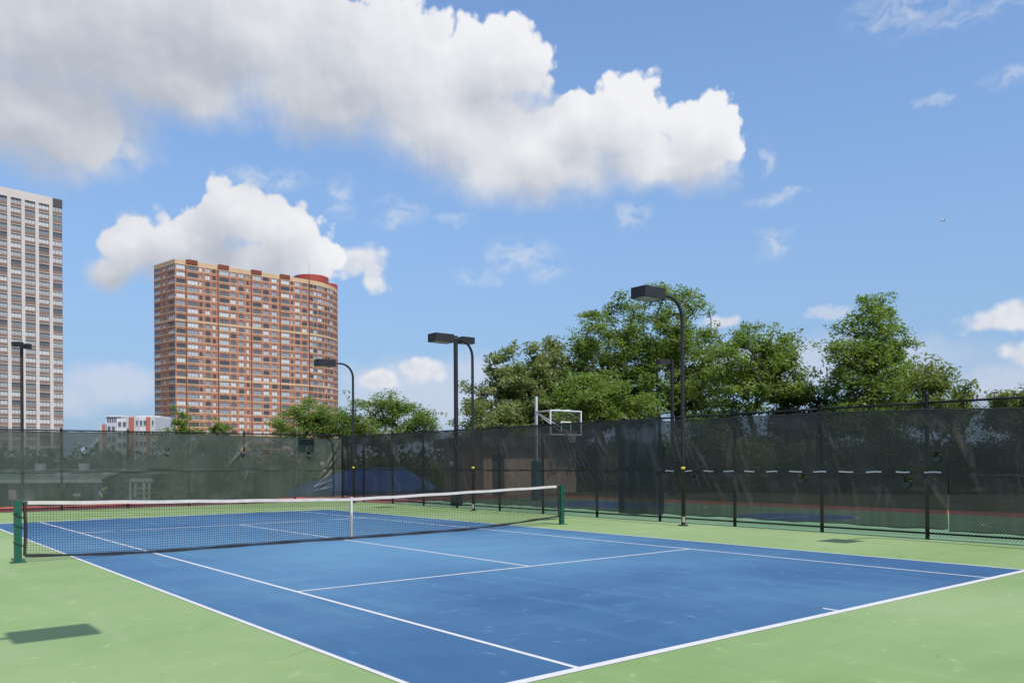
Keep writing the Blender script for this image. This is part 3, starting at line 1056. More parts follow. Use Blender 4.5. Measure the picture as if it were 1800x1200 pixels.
for v in (-3.47, -5.97, -8.46):
    s_ = -1.05 - v
    cr += fan(s_, 2.8, 1.5, [math.radians(a) for a in (-64, -72, -84, -96)], 0.042, 0.034, rc)
    cr += fan(s_ + 0.2, 1.36, 1.0, [math.radians(a) for a in (-70, -85, -105)], 0.05, 0.038, rc)
for k in range(5):
    cr.append((0.15 + 0.2 * k, 2.75 - 0.1 * k, 0.75 + 0.38 * k, 0.9 - 0.1 * k, 0.06, 0.065))
for k in range(6):
    a = rc.uniform(1, 7.5)
    cr.append((a, rc.uniform(1.0, 1.4), a + rc.uniform(-.1, .35), rc.uniform(0.3, 0.6), 0.05, 0.04))
sv = [-1.19, -1.5, -1.86, -2.14, -2.53, -2.85, -3.18, -3.51, -3.84, -4.15, -4.49, -4.82, -5.15, -5.5, -5.8, -6.14, -6.46, -6.82, -7.13, -7.49, -7.82, -8.13, -8.44, -8.8]
windscreen('dark windscreen with white laced dashes along its middle seam', (FX, -1.05), (0, -1), (-1, 0), 7.88, 0.24, 2.90, M_SCR, cr,
           holes=[(-1.05 + 5.50, 1.32, 0.085), (-1.05 + 8.07, 1.28, 0.09), (-1.05 + 8.72, 1.82, 0.085), (-1.05 + 2.22, 1.30, 0.075)], seed=21,
           top_dip=lambda s: 0.03 + 0.07 * np.clip((s - 5.5) / 3, 0, 1), straps=[(-1.05 - a, -1.05 - b) for a, b in zip(sv[::2], sv[1::2])], pleat=1.2)
cr = []
for k in range(4):
    cr.append((0.12 + 0.1 * k, 2.6 - 0.3 * k, 0.3 + 0.1 * k, 1.5 - 0.2 * k, 0.05, 0.05))
cr += fan(1.6, 2.8, 1.5, [math.radians(a) for a in (-55, -70)], 0.06, 0.05, rc)
windscreen('dark windscreen at the near end of the side fence, hung a little below the rail', (FX, -8.945), (0, -1), (-1, 0), 4.40, 0.21, 2.86, M_SCR, cr, seed=31,
           top_dip=lambda s: 0.06 + 0.05 * np.sin(s * 0.9), pleat=1.1)


# ---------------------------------------------------------------- court lamps: bent arm, box head
def court_lamp(x, y, sgn, label, group, reach=0.0):
    """pole at x, y; the arm reaches towards -sgn * x"""
    t = thing('court_lamp', label, 'lamp post', (x, y, 0), 0, group)
    pts = [(0, 0, 0.012), (0, 0, 2.2), (0, 0, 4.6), (0, 0, 5.48)]
    R = 0.58
    for k in range(1, 10):
        a = math.radians(90 * k / 9)
        pts.append((-sgn * (R - R * math.cos(a)), 0, 5.48 + R * math.sin(a)))
    rad = [0.054, 0.052, 0.050, 0.050] + [0.048 - 0.001 * k for k in range(9)]
    pts.append((-sgn * (0.98 - reach), 0, 6.06))
    rad.append(0.040)
    MB().tube(pts, rad, 14).build('pole', M_LAMP, t, smooth=True)
    hx = -sgn * (1.34)
    hd = MB()
    hd.cbox((hx, 0, 6.045), (0.78, 0.50, 0.27))
    h = hd.build('lamp_head', M_LAMP, t, bevel=0.012)
    MB().cbox((hx, 0, 5.907), (0.66, 0.40, 0.008)).build('lens', M_LENS, h)
    f = MB()
    f.cbox((hx - 0.375, 0, 5.903), (0.03, 0.50, 0.016))
    f.cbox((hx + 0.375, 0, 5.903), (0.03, 0.50, 0.016))
    f.cbox((hx, -0.235, 5.903), (0.72, 0.03, 0.016))
    f.cbox((hx, 0.235, 5.903), (0.72, 0.03, 0.016))
    f.build('lens_frame', M_LAMP, h)
    MB().tube([(0, 0, 1.51), (0, 0, 1.575)], 0.0555, 14).build('yellow_band', M_YELLOW, t, smooth=True)
    fl = MB().tube([(0, 0, 0.001), (0, 0, 0.025)], 0.13, 16).build('base_flange', M_LAMP, t)
    for k in range(4):
        a = math.pi / 4 + k * math.pi / 2
        MB().tube([(0.1 * math.cos(a), 0.1 * math.sin(a), 0.0255), (0.1 * math.cos(a), 0.1 * math.sin(a), 0.05)], 0.014, 6).build('bolt', M_STEEL, fl)
    MB().tube([(-sgn * 0.30, 0, 5.48 + R * math.sin(math.acos((R - 0.30) / R)) - 0.05), (-sgn * 0.30, 0, 5.48 + R * math.sin(math.acos((R - 0.30) / R)) + 0.0)], 0.02, 6).build('arm_fitting', M_LAMP, t)
    for z in (3.1, 4.75):
        MB().tube([(0, 0, z), (0, 0, z + 0.05)], 0.056, 14).build('joint_collar', M_LAMP, t, smooth=True)
    MB().cbox((-0.043 * sgn, -0.037, 0.17), (0.05, 0.05, 0.15), None).build('hand_hole_cover', M_TAN, t)
    return t


GRP = 'bent-arm floodlights beside the tennis court'
court_lamp(8.72, -2.39, 1, 'black bent-arm court lamp rising in front of the tall trees', GRP)
court_lamp(8.78, 7.16, 1, 'black bent-arm court lamp halfway down the side fence, a square pole behind it', GRP)
court_lamp(8.80, 16.05, 1, 'black bent-arm court lamp by the far fence corner, before the brick tower', GRP)
court_lamp(8.75, -11.94, 1, 'bent-arm court lamp beyond the right edge whose shadow lies by the side fence', GRP)
court_lamp(-8.88, -11.80, -1, 'bent-arm court lamp beyond the left edge whose shadow lies left of the court', GRP)


def area_lamp(x, y, z0, zt, label, dirs, head=(0.60, 0.42, 0.26), w=0.13):
    t = thing('area_lamp', label, 'lamp post', (x, y, z0), 0, 'square-pole lamps outside the tennis court')
    h = zt - z0
    MB().cbox((0, 0, h / 2), (w, w, h - 0.01)).build('pole', M_LAMP, t, bevel=0.01)
    MB().cbox((0, 0, 0.30), (0.36, 0.36, 0.60)).build('base', M_LAMP, t, bevel=0.02)
    for (dx, dy) in dirs:
        M = Matrix.Rotation(math.atan2(dy, dx), 4, 'Z')
        MB().box((w / 2 + 0.002, -0.035, h - 0.20), (0.22, 0.035, h - 0.12), M).build('arm', M_LAMP, t)
        hd = MB().box((0.21, -head[1] / 2, h - head[2] - 0.02), (0.21 + head[0], head[1] / 2, h - 0.02), M).build('lamp_head', M_LAMP, t, bevel=0.01)
        MB().box((0.26, -head[1] / 2 + 0.04, h - head[2] - 0.028), (0.16 + head[0], head[1] / 2 - 0.04, h - head[2] - 0.0215), M).build('lens', M_LENS, hd)
    return t


area_lamp(10.46, 10.57, 0.0, 6.81, 'square-pole lamp standing just outside the side fence, its head seen past the curved arm', [(1, 0)])
area_lamp(23.81, 10.68, 0.0, 6.85, 'distant square-pole lamp in front of the tallest tree', [(-0.85, 0.3)])
area_lamp(-1.94, 28.98, GROUND_Z, 7.60, 'thin lamp post standing before the pale tower on the left', [(0.63, 0.777), (-0.63, -0.777)], head=(0.26, 0.44, 0.22))


# ---------------------------------------------------------------- basketball hoop
M_POLE = plain("weathered_white_steel", (0.47, 0.48, 0.49), 0.5, 0, 0.08, 2, grime=0.2)
hoop = thing('basketball_hoop', 'white basketball hoop with clear backboard behind the side fence', 'basketball hoop', (HX + 0.2, 11.5, 0))
MB().cbox((0, 0, 2.335), (0.10, 0.10, 4.67)).build('pole', M_POLE, hoop, bevel=0.01)
m = MB()
m.cbox((0, 0, 0.92), (0.36, 0.36, 1.78))
m.build('pole_pad', plain("teal_vinyl_pad", (0.030, 0.110, 0.155), 0.5), hoop, bevel=0.05)
BY = -1.95
m = MB()
for x in (-0.05, 0.05):
    m.tube([(x, -0.056, 3.98), (x * 6, BY + 0.05, 3.96)], 0.03, 8)
    m.tube([(x, -0.056, 2.92), (x * 4, BY + 0.05, 2.92)], 0.026, 8)
    m.tube([(x, -0.056, 3.92), (x * 4, BY + 0.05, 3.00)], 0.022, 8)
m.build('arm', M_POLE, hoop, smooth=True)
bb = MB()
bw, b0, b1 = 0.915, 2.88, 3.95
for lo, hi in (((-bw, BY - .03, b1 - .05), (bw, BY + .03, b1)), ((-bw, BY - .03, b0), (bw, BY + .03, b0 + .05)),
               ((-bw, BY - .03, b0 + .0505), (-bw + .05, BY + .03, b1 - .0505)), ((bw - .05, BY - .03, b0 + .0505), (bw, BY + .03, b1 - .0505))):
    bb.box(lo, hi)
board = bb.build('backboard_frame', M_WHITE, hoop)


def clear_glass(g):
    gl = g.n('ShaderNodeBsdfGlossy', ins={0: (0.9, 0.95, 0.95, 1), 1: 0.05})
    tr = g.n('ShaderNodeBsdfTransparent', ins={0: (0.93, 0.96, 0.95, 1)})
    fr = g.n('ShaderNodeFresnel', ins={0: 1.18})
    return g.n('ShaderNodeMixShader', ins={0: fr.outputs[0], 1: tr.outputs[0], 2: gl.outputs[0]}).outputs[0]


MB().box((-bw + .051, BY - .006, b0 + .051), (bw - .051, BY + .006, b1 - .051)).build('pane', material("clear_board", clear_glass), board)
m = MB()
for lo, hi in (((-.30, BY - .012, 3.05), (-.25, BY - .008, 3.47)), ((.25, BY - .012, 3.05), (.30, BY - .008, 3.47)), ((-.2495, BY - .012, 3.42), (.2495, BY - .008, 3.47))):
    m.box(lo, hi)
m.build('target_square', M_WHITE, board)
m = MB()
ry = BY - 0.15 - 0.23
m.tube([(0.23 * math.cos(2 * math.pi * k / 24), ry + 0.23 * math.sin(2 * math.pi * k / 24), 3.0) for k in range(25)], 0.011, 6)
m.box((-0.08, BY - 0.18, 2.93), (0.08, BY - 0.031, 3.02))
m.build('rim', plain("rim_paint", (0.42, 0.11, 0.05), 0.5), hoop)
segs = []
for k in range(12):
    for sg in (1, -1):
        p = None
        for j in range(5):
            a = 2 * math.pi * (k + sg * j * 0.5) / 12
            r = 0.23 - 0.026 * j - (0.01 if j > 2 else 0)
            q = (r * math.cos(a), ry + r * math.sin(a), 2.995 - 0.11 * j)
            if p is not None:
                segs.append((p, q))
            p = q
V, Fq = batch_bars(segs, 0.006)
put('net', np_mesh('net', V, Fq, M_WHITE), hoop)


# ---------------------------------------------------------------- the low brick building behind the ball court
bx, by, bw_, bd_ = 17.25, 17.75, 6.6, 3.6
bl = thing('equipment_building', 'low tan brick building with a dark door behind the basketball hoop', 'building', (bx, by, 0))
M_TANBRICK = brick_mat("tan_brick", (0.40, 0.29, 0.20), (0.33, 0.23, 0.16), (0.42, 0.38, 0.33))
w = MB()
w.box((0, 0, 0.0), (0.55, bd_, 2.52))
w.box((1.45, 0, 0.0), (bw_, bd_, 2.52))
w.box((0.5501, 0, 2.22), (1.4499, bd_, 2.52))
w.box((0.5501, 0.6, 0.0), (1.4499, bd_, 2.2199))
w.build('wall', M_TANBRICK, bl)
r = MB().box((-0.45, -0.45, 2.52), (bw_ + 0.45, bd_ + 0.45, 3.05)).build('roof', plain("dark_roof_edge", (0.060, 0.052, 0.050), 0.7), bl)
dr = MB().box((0.60, 0.09, 0.02), (1.40, 0.14, 2.17)).build('door', plain("charcoal_door", (0.055, 0.062, 0.068), 0.5), bl, bevel=0.006)
MB().tube([(1.30, 0.05, 1.02), (1.30, 0.09, 1.02)], 0.03, 8).build('handle', M_STEEL, dr)
fr = MB()
fr.box((0.5505, 0.04, 0.0), (0.5995, 0.2, 2.219))
fr.box((1.4005, 0.04, 0.0), (1.4495, 0.2, 2.219))
fr.box((0.60, 0.04, 2.171), (1.40, 0.2, 2.219))
fr.build('frame', plain("door_frame", (0.30, 0.24, 0.18), 0.6), dr)

# ---------------------------------------------------------------- things on the lower ground beyond the far fence
def at(lateral, depth, z=0.0):
    """point so far to the right of and ahead of the terrace corner where the photographer stands"""
    p = Vector((CAM.x, CAM.y, 0)) + RGT0 * lateral + FWD * depth
    return Vector((p.x, p.y, z))


VANG = math.atan2(RGT0.y, RGT0.x)
tp = at(-8.85, 50.5, GROUND_Z)
tent = thing('event_tent', 'bright blue hip-roofed tent canopy seen through the corner windscreens', 'tent', tp, VANG)
M_TARP = plain("blue_tarp", (0.014, 0.055, 0.240), 0.45, 0, 0.12, 1.0)
W2, D2, ze, zr = 4.15, 2.6, 2.75, 4.05
m = MB()
e = [(-W2, -D2, ze), (W2, -D2, ze), (W2, D2, ze), (-W2, D2, ze)]
r0, r1 = (-0.95, 0, zr), (2.3, 0, zr)
m.quad(e[0], e[1], r1, r0)
m.quad(e[2], e[3], r0, r1)
m.poly([e[1], e[2], r1])
m.poly([e[3], e[0], r0])
cn = m.build('canopy', M_TARP, tent)
v = MB()
for a, b in zip(e, e[1:] + e[:1]):
    v.quad((a[0], a[1], ze - 0.45), (b[0], b[1], ze - 0.45), b, a)
v.build('valance', M_TARP, cn)
for sx in (-1, 0, 1):
    for sy in (-1, 1):
        MB().tube([(sx * (W2 - .08), sy * (D2 - .08), 0.0), (sx * (W2 - .08), sy * (D2 - .08), ze - 0.02)], 0.04, 8).build('leg', M_STEEL, tent)

pv = thing('pavilion', 'low open pavilion with grey-green roof and white fascia beyond the far fence', 'pavilion', at(-31.5, 53, GROUND_Z), VANG)
M_SAGE = plain("sage_metal_roof", (0.20, 0.26, 0.22), 0.5, 0, 0.15, 1.0)
m = MB()
m.quad((-8, -2.0, 3.45), (6.4, -2.0, 3.45), (6.4, 1.6, 4.05), (-8, 1.6, 4.05))
m.quad((-8, 1.601, 4.05), (6.4, 1.601, 4.05), (6.4, 5.2, 3.45), (-8, 5.2, 3.45))
m.quad((-8, 5.2, 3.42), (6.4, 5.2, 3.42), (6.4, -2.0, 3.42), (-8, -2.0, 3.42))
rf = m.build('roof', M_SAGE, pv)
for k in range(18):
    x = -7.8 + k * 0.82
    MB().tube([(x, -2.0, 3.47), (x, 1.6, 4.07)], 0.025, 4).build('roof_seam', M_SAGE, rf)
MB().box((-8.05, -2.08, 3.25), (6.45, -2.005, 3.46)).build('fascia', M_WHITE, pv)
for x in (-7.6, -4.2, -0.8, 2.6, 6.0):
    for y in (-1.8, 5.0):
        MB().cbox((x, y, 1.70), (0.18, 0.18, 3.40)).build('post', plain("pavilion_post", (0.10, 0.09, 0.08), 0.6), pv)
MB().box((-7.9, 5.06, 0.0), (6.3, 5.2, 3.38)).build('back_wall', plain("pavilion_wall", (0.10, 0.085, 0.075), 0.8), pv)
for x in (0.6, 3.4):
    MB().cbox((x + 0.8, 0.3, 4.15), (0.45, 0.45, 0.55)).build('roof_vent', M_WHITE, rf)

ar = thing('garden_arbor', 'small white wooden garden arbor beyond the far fence', 'arbor', at(-22.3, 50, GROUND_Z), VANG)
for x in (-0.42, 0.42):
    for y in (-0.35, 0.35):
        MB().cbox((x, y, 1.65), (0.10, 0.10, 3.30)).build('post', M_WHITE, ar)
for y in (-0.35, 0.35):
    MB().cbox((0, y, 3.36), (1.30, 0.08, 0.11)).build('beam', M_WHITE, ar)
for k in range(6):
    MB().cbox((-0.5 + 0.2 * k, 0, 3.455), (0.05, 1.0, 0.07)).build('rafter', M_WHITE, ar)
for z in (2.3, 2.6, 2.9):
    MB().cbox((0, 0.41, z), (0.70, 0.02, 0.10)).build('lattice', M_WHITE, ar)

wh = thing('whirligig', 'blue and yellow pinwheel ornament beyond the far fence', 'pinwheel', at(-21.35, 43.2, GROUND_Z), VANG)
MB().tube([(0, 0, 0.0), (0, 0, 2.95)], 0.03, 8).build('stake', M_STEEL, wh)
for k, (a, c) in enumerate([(155, 'yellow'), (20, 'yellow'), (185, 'blue'), (350, 'blue'), (60, 'blue'), (120, 'blue'), (235, 'blue'), (300, 'yellow'), (265, 'blue')]):
    mt = plain("whirligig_" + c, (0.62, 0.50, 0.05) if c == 'yellow' else (0.04, 0.16, 0.50), 0.4)
    L_ = 0.55 if k < 4 else 0.42
    ca, sa = math.cos(math.radians(a)), math.sin(math.radians(a))
    m = MB()
    m.quad((0, -0.05, 3.0), (ca * L_ * .5 - sa * .07, -0.02, 3.0 + sa * L_ * .5 + ca * .07), (ca * L_, -0.09, 3.0 + sa * L_), (ca * L_ * .5 + sa * .07, -0.12, 3.0 + sa * L_ * .5 - ca * .07))
    m.build('blade', mt, wh)

cb = thing('utility_cabinet', 'tall grey-brown utility cabinet behind the left end of the far fence', 'cabinet', at(-24.2, 41.5, GROUND_Z), VANG)
MB().cbox((0, 0, 1.50), (0.62, 0.55, 3.0)).build('case', plain("cabinet_paint", (0.25, 0.22, 0.18), 0.6), cb, bevel=0.02)
MB().cbox((0, 0, 3.06), (0.72, 0.65, 0.10)).build('lid', plain("cabinet_lid", (0.08, 0.08, 0.07), 0.6), cb, bevel=0.02)
sg = thing('notice_board', 'small white notice panel on a stake behind the left net post', 'sign', at(-21.25, 35.5, 0.0), VANG)
MB().cbox((0, 0.025, 0.35), (0.05, 0.03, 0.70)).build('stake', M_STEEL, sg)
MB().cbox((0, 0, 0.48), (0.30, 0.012, 0.40)).build('panel', M_WHITE, sg)
s2 = thing('notice_board', 'tiny pale plaque on a stake beyond the far fence beside the pinwheel', 'sign', at(-22.0, 42.2, GROUND_Z), VANG)
MB().cbox((0, 0.025, 1.4), (0.05, 0.03, 2.8)).build('stake', M_STEEL, s2)
MB().cbox((0, 0, 2.82), (0.34, 0.012, 0.13)).build('panel', M_WHITE, s2)
for (la, de, lb) in ((-10.45, 46.0, 'round white globe light behind the far fence corner'), (-3.22, 45.0, 'round white globe light behind the middle of the side windscreen')):
    gp = at(la, de, GROUND_Z)
    q = thing('globe_light', lb, 'lamp', gp, 0, 'globe lights on the lower ground')
    MB().tube([(0, 0, 0), (0, 0, 4.12)], 0.04, 8).build('post', M_BLACK, q)
    MB().lathe([(0.02, -0.15), (0.09, -0.12), (0.15, 0.0), (0.13, 0.08), (0.08, 0.13), (0.001, 0.15)], (0, 0, 4.27), 14).build('globe', M_WHITE, q, smooth=True)
for x0, lb in ((-22.9, 'grey pipe handrail to the left of the white arbor'), (-20.6, 'grey pipe handrail to the right of the white arbor')):
    hr = thing('handrail', lb, 'handrail', at(x0, 46.5, GROUND_Z), VANG, 'handrails below the terrace')
    for k in range(3):
        MB().tube([(k * 0.9, 0, 0), (k * 0.9, 0, 2.75)], 0.02, 6).build('post', M_STEEL, hr)
    MB().tube([(-0.1, 0, 2.77), (1.9, 0, 2.77)], 0.022, 6).build('rail', M_STEEL, hr)


# ---------------------------------------------------------------- towers
class Path:
    """plan outline as a polyline with arc length"""
    def __init__(self, pts):
        self.p = [Vector((x, y)) for x, y in pts]
        self.s = [0.0]
        for a, b in zip(self.p, self.p[1:]):
            self.s.append(self.s[-1] + (b - a).length)

    def at(self, s):
        k = 0
        while k < len(self.s) - 2 and s > self.s[k + 1]:
            k += 1
        a, b = self.p[k], self.p[k + 1]
        t = (b - a).normalized()
        return a + t * (s - self.s[k]), t, Vector((t.y, -t.x))     # outward is to the right of travel

    def offset(self, sa, sb, d):
        """corner points between sa and sb pushed out by d, mitred"""
        ss = [sa] + [x for x in self.s[1:-1] if sa + 0.01 < x < sb - 0.01] + [sb]
        out = []
        for x in ss:
            if x in self.s[1:-1]:
                k = self.s.index(x)
                t0 = (self.p[k] - self.p[k - 1]).normalized()
                t1 = (self.p[k + 1] - self.p[k]).normalized()
                n0, n1 = Vector((t0.y, -t0.x)), Vector((t1.y, -t1.x))
                n = (n0 + n1).normalized()
                out.append(self.p[k] + n * (d / max(0.4, n.dot(n0))))
            else:
                p, t, n = self.at(x)
                out.append(p + n * d)
        return out


def strip(path, sa, sb, z0, z1, d0, d1, m=None):
    """solid strip hugging the outline"""
    m = m or MB()
    A, B = path.offset(sa, sb, d0), path.offset(sa, sb, d1)
    n = len(A)
    i = len(m.v)
    for k in range(n):
        for p, z in ((A[k], z0), (B[k], z0), (B[k], z1), (A[k], z1)):
            m.v.append((p.x, p.y, z))
    for k in range(n - 1):
        a, b = i + 4 * k, i + 4 * (k + 1)
        for j in range(4):
            m.f.append((a + j, a + (j + 1) % 4, b + (j + 1) % 4, b + j))
    m.f.append((i, i + 1, i + 2, i + 3))
    e = i + 4 * (n - 1)
    m.f.append((e + 3, e + 2, e + 1, e))
    return m


def window_geo(w, h, panes):
    """glass sheet with a frame and mullions standing proud of it; local x along the wall, y outward"""
    g, f = MB(), MB()
    g.quad((-w / 2, 0.03, 0), (w / 2, 0.03, 0), (w / 2, 0.03, h), (-w / 2, 0.03, h))
    t = 0.09
    f.box((-w / 2, 0.034, 0), (w / 2, 0.10, t))
    f.box((-w / 2, 0.034, h - t), (w / 2, 0.10, h))
    for k in range(panes + 1):
        x = -w / 2 + t / 2 + (w - t) * k / panes
        f.box((x - t / 2, 0.034, t + 0.001), (x + t / 2, 0.10, h - t - 0.001))
    return g, f


def window_mesh(name, w, h, panes, gm, fm):
    g, f = window_geo(w, h, panes)
    me = bpy.data.meshes.new(name)
    n = len(g.v)
    me.from_pydata(g.v + f.v, [], g.f + [tuple(i + n for i in q) for q in f.f])
    me.materials.append(gm)
    me.materials.append(fm)
    me.polygons.foreach_set('material_index', [0] * len(g.f) + [1] * len(f.f))
    return me


BLIND_SKY_TONES = [(0.0, (0.050, 0.055, 0.065)), (0.22, (0.12, 0.13, 0.15)), (0.42, (0.26, 0.29, 0.33)), (0.60, (0.44, 0.47, 0.50)), (0.80, (0.58, 0.60, 0.60))]  # room and blind tones, with sky reflection painted into the bluish ones
M_GLASS = glass_mat("tower_window_glass", BLIND_SKY_TONES)
M_GLASS_A = glass_mat("tower_window_glass_mass", BLIND_SKY_TONES, True)
BLINDS2 = [(0.0, (0.09, 0.10, 0.11)), (0.14, (0.20, 0.22, 0.23)), (0.34, (0.36, 0.38, 0.38)), (0.62, (0.48, 0.49, 0.48)), (0.86, (0.56, 0.56, 0.54))]
M_GLASS2 = glass_mat("pale_tower_glass", BLINDS2)
M_FRAME = plain("bronze_window_frame", (0.14, 0.11, 0.095), 0.5, 0, 0.05, 1)
M_FRAME2 = plain("dark_window_frame", (0.20, 0.16, 0.14), 0.5, 0, 0.05, 1)


def tower_walls(g, base, dark, pale):
    co = g.n('ShaderNodeTexCoord').outputs['Object']
    n = g.noise(co, 0.12, 5, 0.6)
    n2 = g.noise(g.vmath('MULTIPLY', co, (1.5, 1.5, 0.15)), 0.8, 5, 0.6)
    c = g.mix(g.ramp(n, 0.35, 0.65), rgb(dark), rgb(base))
    c = g.mix(g.math('MULTIPLY', g.ramp(n2, 0.55, 0.75), 0.4), c, rgb(pale))
    return bsdf(g, c, 0.85, 0, 0.3)


M_BRICK = material("orange_brick", lambda g: tower_walls(g, (0.43, 0.195, 0.125), (0.37, 0.160, 0.105), (0.48, 0.245, 0.165)))
M_BRICK_RED = material("dark_red_brick", lambda g: tower_walls(g, (0.22, 0.062, 0.040), (0.19, 0.052, 0.036), (0.25, 0.085, 0.055)))
M_BAY_SHADE = material("bay_edge_shade", lambda g: tower_walls(g, (0.16, 0.070, 0.050), (0.14, 0.060, 0.044), (0.19, 0.09, 0.065)))  # dark tone standing in for the shadow at the bay edges
M_BUFF = material("buff_brick", lambda g: tower_walls(g, (0.60, 0.42, 0.25), (0.54, 0.37, 0.22), (0.64, 0.47, 0.31)))
M_PALE = material("pale_tower_concrete", lambda g: tower_walls(g, (0.60, 0.545, 0.50), (0.55, 0.495, 0.455), (0.64, 0.59, 0.545)))
M_BROWN = material("brown_spandrel", lambda g: tower_walls(g, (0.24, 0.165, 0.135), (0.21, 0.14, 0.115), (0.28, 0.20, 0.165)))
M_CORE = plain("tower_core", (0.12, 0.085, 0.07), 0.8)


def brick_tower():
    A, B, L = Vector((96.4, 325.1)), Vector((154.8, 328.0)), Vector((93.3, 341.8))
    t = thing('brick_tower', 'orange brick apartment tower with buff bands and a rounded end', 'building', (A.x, A.y, GROUND_Z))
    d1 = (B - A).normalized()
    pts = [L - A, Vector((0, 0)), B - A]
    # rounded end: turn left step by step
    p, ang = B - A, math.atan2(d1.y, d1.x)
    for k in range(9):
        ang += math.radians(9)
        p = p + Vector((math.cos(ang), math.sin(ang))) * 4.5
        pts.append(p.copy())
    back = [p + Vector((-14, 8)), Vector((-3.1 + 6, 16.7 + 9)), L - A]
    path = Path([(q.x, q.y) for q in pts])
    s0 = path.s[1]                           # arc length at the front corner
    s_end = path.s[-1]
    FH = 2.86
    H = 83.4 - GROUND_Z
    m = MB()
    ring = pts + back[:2]
    m.poly([(q.x, q.y, H - 0.6) for q in ring])
    for a, b in zip(ring, ring[1:] + ring[:1]):
        m.quad((a.x, a.y, 0), (b.x, b.y, 0), (b.x, b.y, H - 0.6), (a.x, a.y, H - 0.6))
    m.build('core_wall', M_CORE, t)
    # window positions along the outline
    W = [(0.4, 5.2, 3), (7.6, 9.1, 1), (11.7, 16.6, 3)]
    Wm = [(0.35, 3.9, 3), (4.79, 9.08, 3), (9.48, 10.77, 1), (11.99, 14.05, 2), (14.94, 16.33, 1), (17.86, 21.94, 3), (22.58, 24.94, 2), (26.02, 28.33, 2), (29.43, 30.6, 1),
          (32.36, 36.08, 3), (36.9, 39.54, 2), (40.83, 43.28, 2), (45.21, 49.11, 3), (49.74, 50.76, 1), (51.71, 54.1, 2), (55.14, 57.4, 2)]
    W += [(a + s0, b + s0, n) for a, b, n in Wm]
    bs = path.s[2]
    for k in range(9):
        W.append((bs + 4.5 * k + 0.35, bs + 4.5 * k + (3.0 if k % 2 else 2.2), 2))
        W.append((bs + 4.5 * k + (3.35 if k % 2 else 2.55), bs + 4.5 * k + 4.25, 1 if k % 2 else 2))
    nfl = int((H - 2.2) / FH)
    ztop = H - 1.75
    WH = 1.72
    cache = {}
    D = 0.22
    # spandrels and sill bands run round the outline floor by floor
    lines = []
    for fl in range(nfl):
        zw = ztop - fl * FH - WH - 0.12             # window foot
        lines.append(zw)
        thick = fl in (7, 15, 23)
        zs0 = zw - (FH - WH)
        strip(path, 0, s_end, zs0, zw - (0.85 if thick else 0.34), 0.0, D).build('spandrel', M_BRICK, t)
        strip(path, 0, s_end, zw - (0.8499 if thick else 0.3399), zw, 0.0, D + 0.06).build('sill_band', M_BUFF, t)
    zb = lines[-1] - (FH - WH)
    strip(path, 0, s_end, 0, zb - 0.001, 0, D).build('plinth', M_BRICK, t)
    strip(path, 0, s_end, ztop - 0.12, H, 0, D + 0.04).build('parapet', M_BUFF, t)
    # piers between the windows
    edges = [0.0] + [x for a, b, _ in W for x in (a, b)] + [s_end]
    for a, b in zip(edges[::2], edges[1::2]):
        if b - a > 0.05:
            red = b - a > 1.1 and a < s0
            strip(path, a, b, zb, ztop - 0.1201, 0, D - 0.004).build('pier', M_BRICK, t)
    # dark strips paint the shadow lines where the bays meet, raised above the parapet
    for s in (4.15, 17.2, 31.55, 44.6, 58.5):
        strip(path, s0 + s - 0.10, s0 + s + 0.10, 0.5, H + 0.3, D + 0.07, D + 0.40).build('bay_shade_strip', M_BAY_SHADE, t)
    for s in (4.45, 17.5, 31.85, 44.9):
        strip(path, s0 + s, s0 + s + 4.4, H - 1.2, H + 0.55, D + 0.05, D + 0.32).build('parapet_panel', M_BRICK_RED, t)
    cells = []
    for fl, zw in enumerate(lines):
        for a, b, n in W:
            cells.append((b - a, zw, a, b, n))
    cells.sort(key=lambda c: (-c[0] + (0.02 * (lines[0] - c[1]) if True else 0)))
    keep, rest = cells[:300], cells[300:]
    for w_, zw, a, b, n in keep:
        key = (round(b - a, 2), n)
        if key not in cache:
            cache[key] = window_mesh('window', b - a, WH, n, M_GLASS, M_FRAME)
        o = put('window', cache[key], t)
        p, tg, nn = path.at((a + b) / 2)
        o.matrix_local = Matrix(((tg.x, nn.x, 0, p.x), (tg.y, nn.y, 0, p.y), (0, 0, 1, zw), (0, 0, 0, 1)))
    V, Fc, mi, bl = [], [], [], []
    for w_, zw, a, b, n in rest:
        g, f = window_geo(b - a, WH, n)
        p, tg, nn = path.at((a + b) / 2)
        i = len(V)
        V += [(p.x + tg.x * x + nn.x * y, p.y + tg.y * x + nn.y * y, zw + z) for x, y, z in g.v + f.v]
        Fc += [tuple(i + q for q in fc) for fc in g.f] + [tuple(i + len(g.v) + q for q in fc) for fc in f.f]
        mi += [0] * len(g.f) + [1] * len(f.f)
        bl += [random.random()] * (len(g.f) + len(f.f))
    me = bpy.data.meshes.new('smaller_windows')
    me.from_pydata(V, [], Fc)
    me.materials.append(M_GLASS_A)
    me.materials.append(M_FRAME)
    me.polygons.foreach_set('material_index', mi)
    at_ = me.attributes.new('pane_tone', 'FLOAT', 'FACE')
    at_.data.foreach_set('value', bl)
    put('smaller_windows', me, t, 'stuff')
    # air-conditioner grilles under the wide windows
    acm = MB()
    for zw in lines:
        for a, b, n in W:
            if n >= 2:
                p, tg, nn = path.at((a + b) / 2)
                M = Matrix(((tg.x, nn.x, 0, p.x), (tg.y, nn.y, 0, p.y), (0, 0, 1, zw), (0, 0, 0, 1)))
                acm.box((-0.45, D + 0.005, -0.72), (0.45, D + 0.05, -0.34), M)
    acm.build('wall_grilles', M_FRAME, t, kind='stuff')
    # plant room on the roof
    c = Vector((67.4, 14.0))
    r = MB()
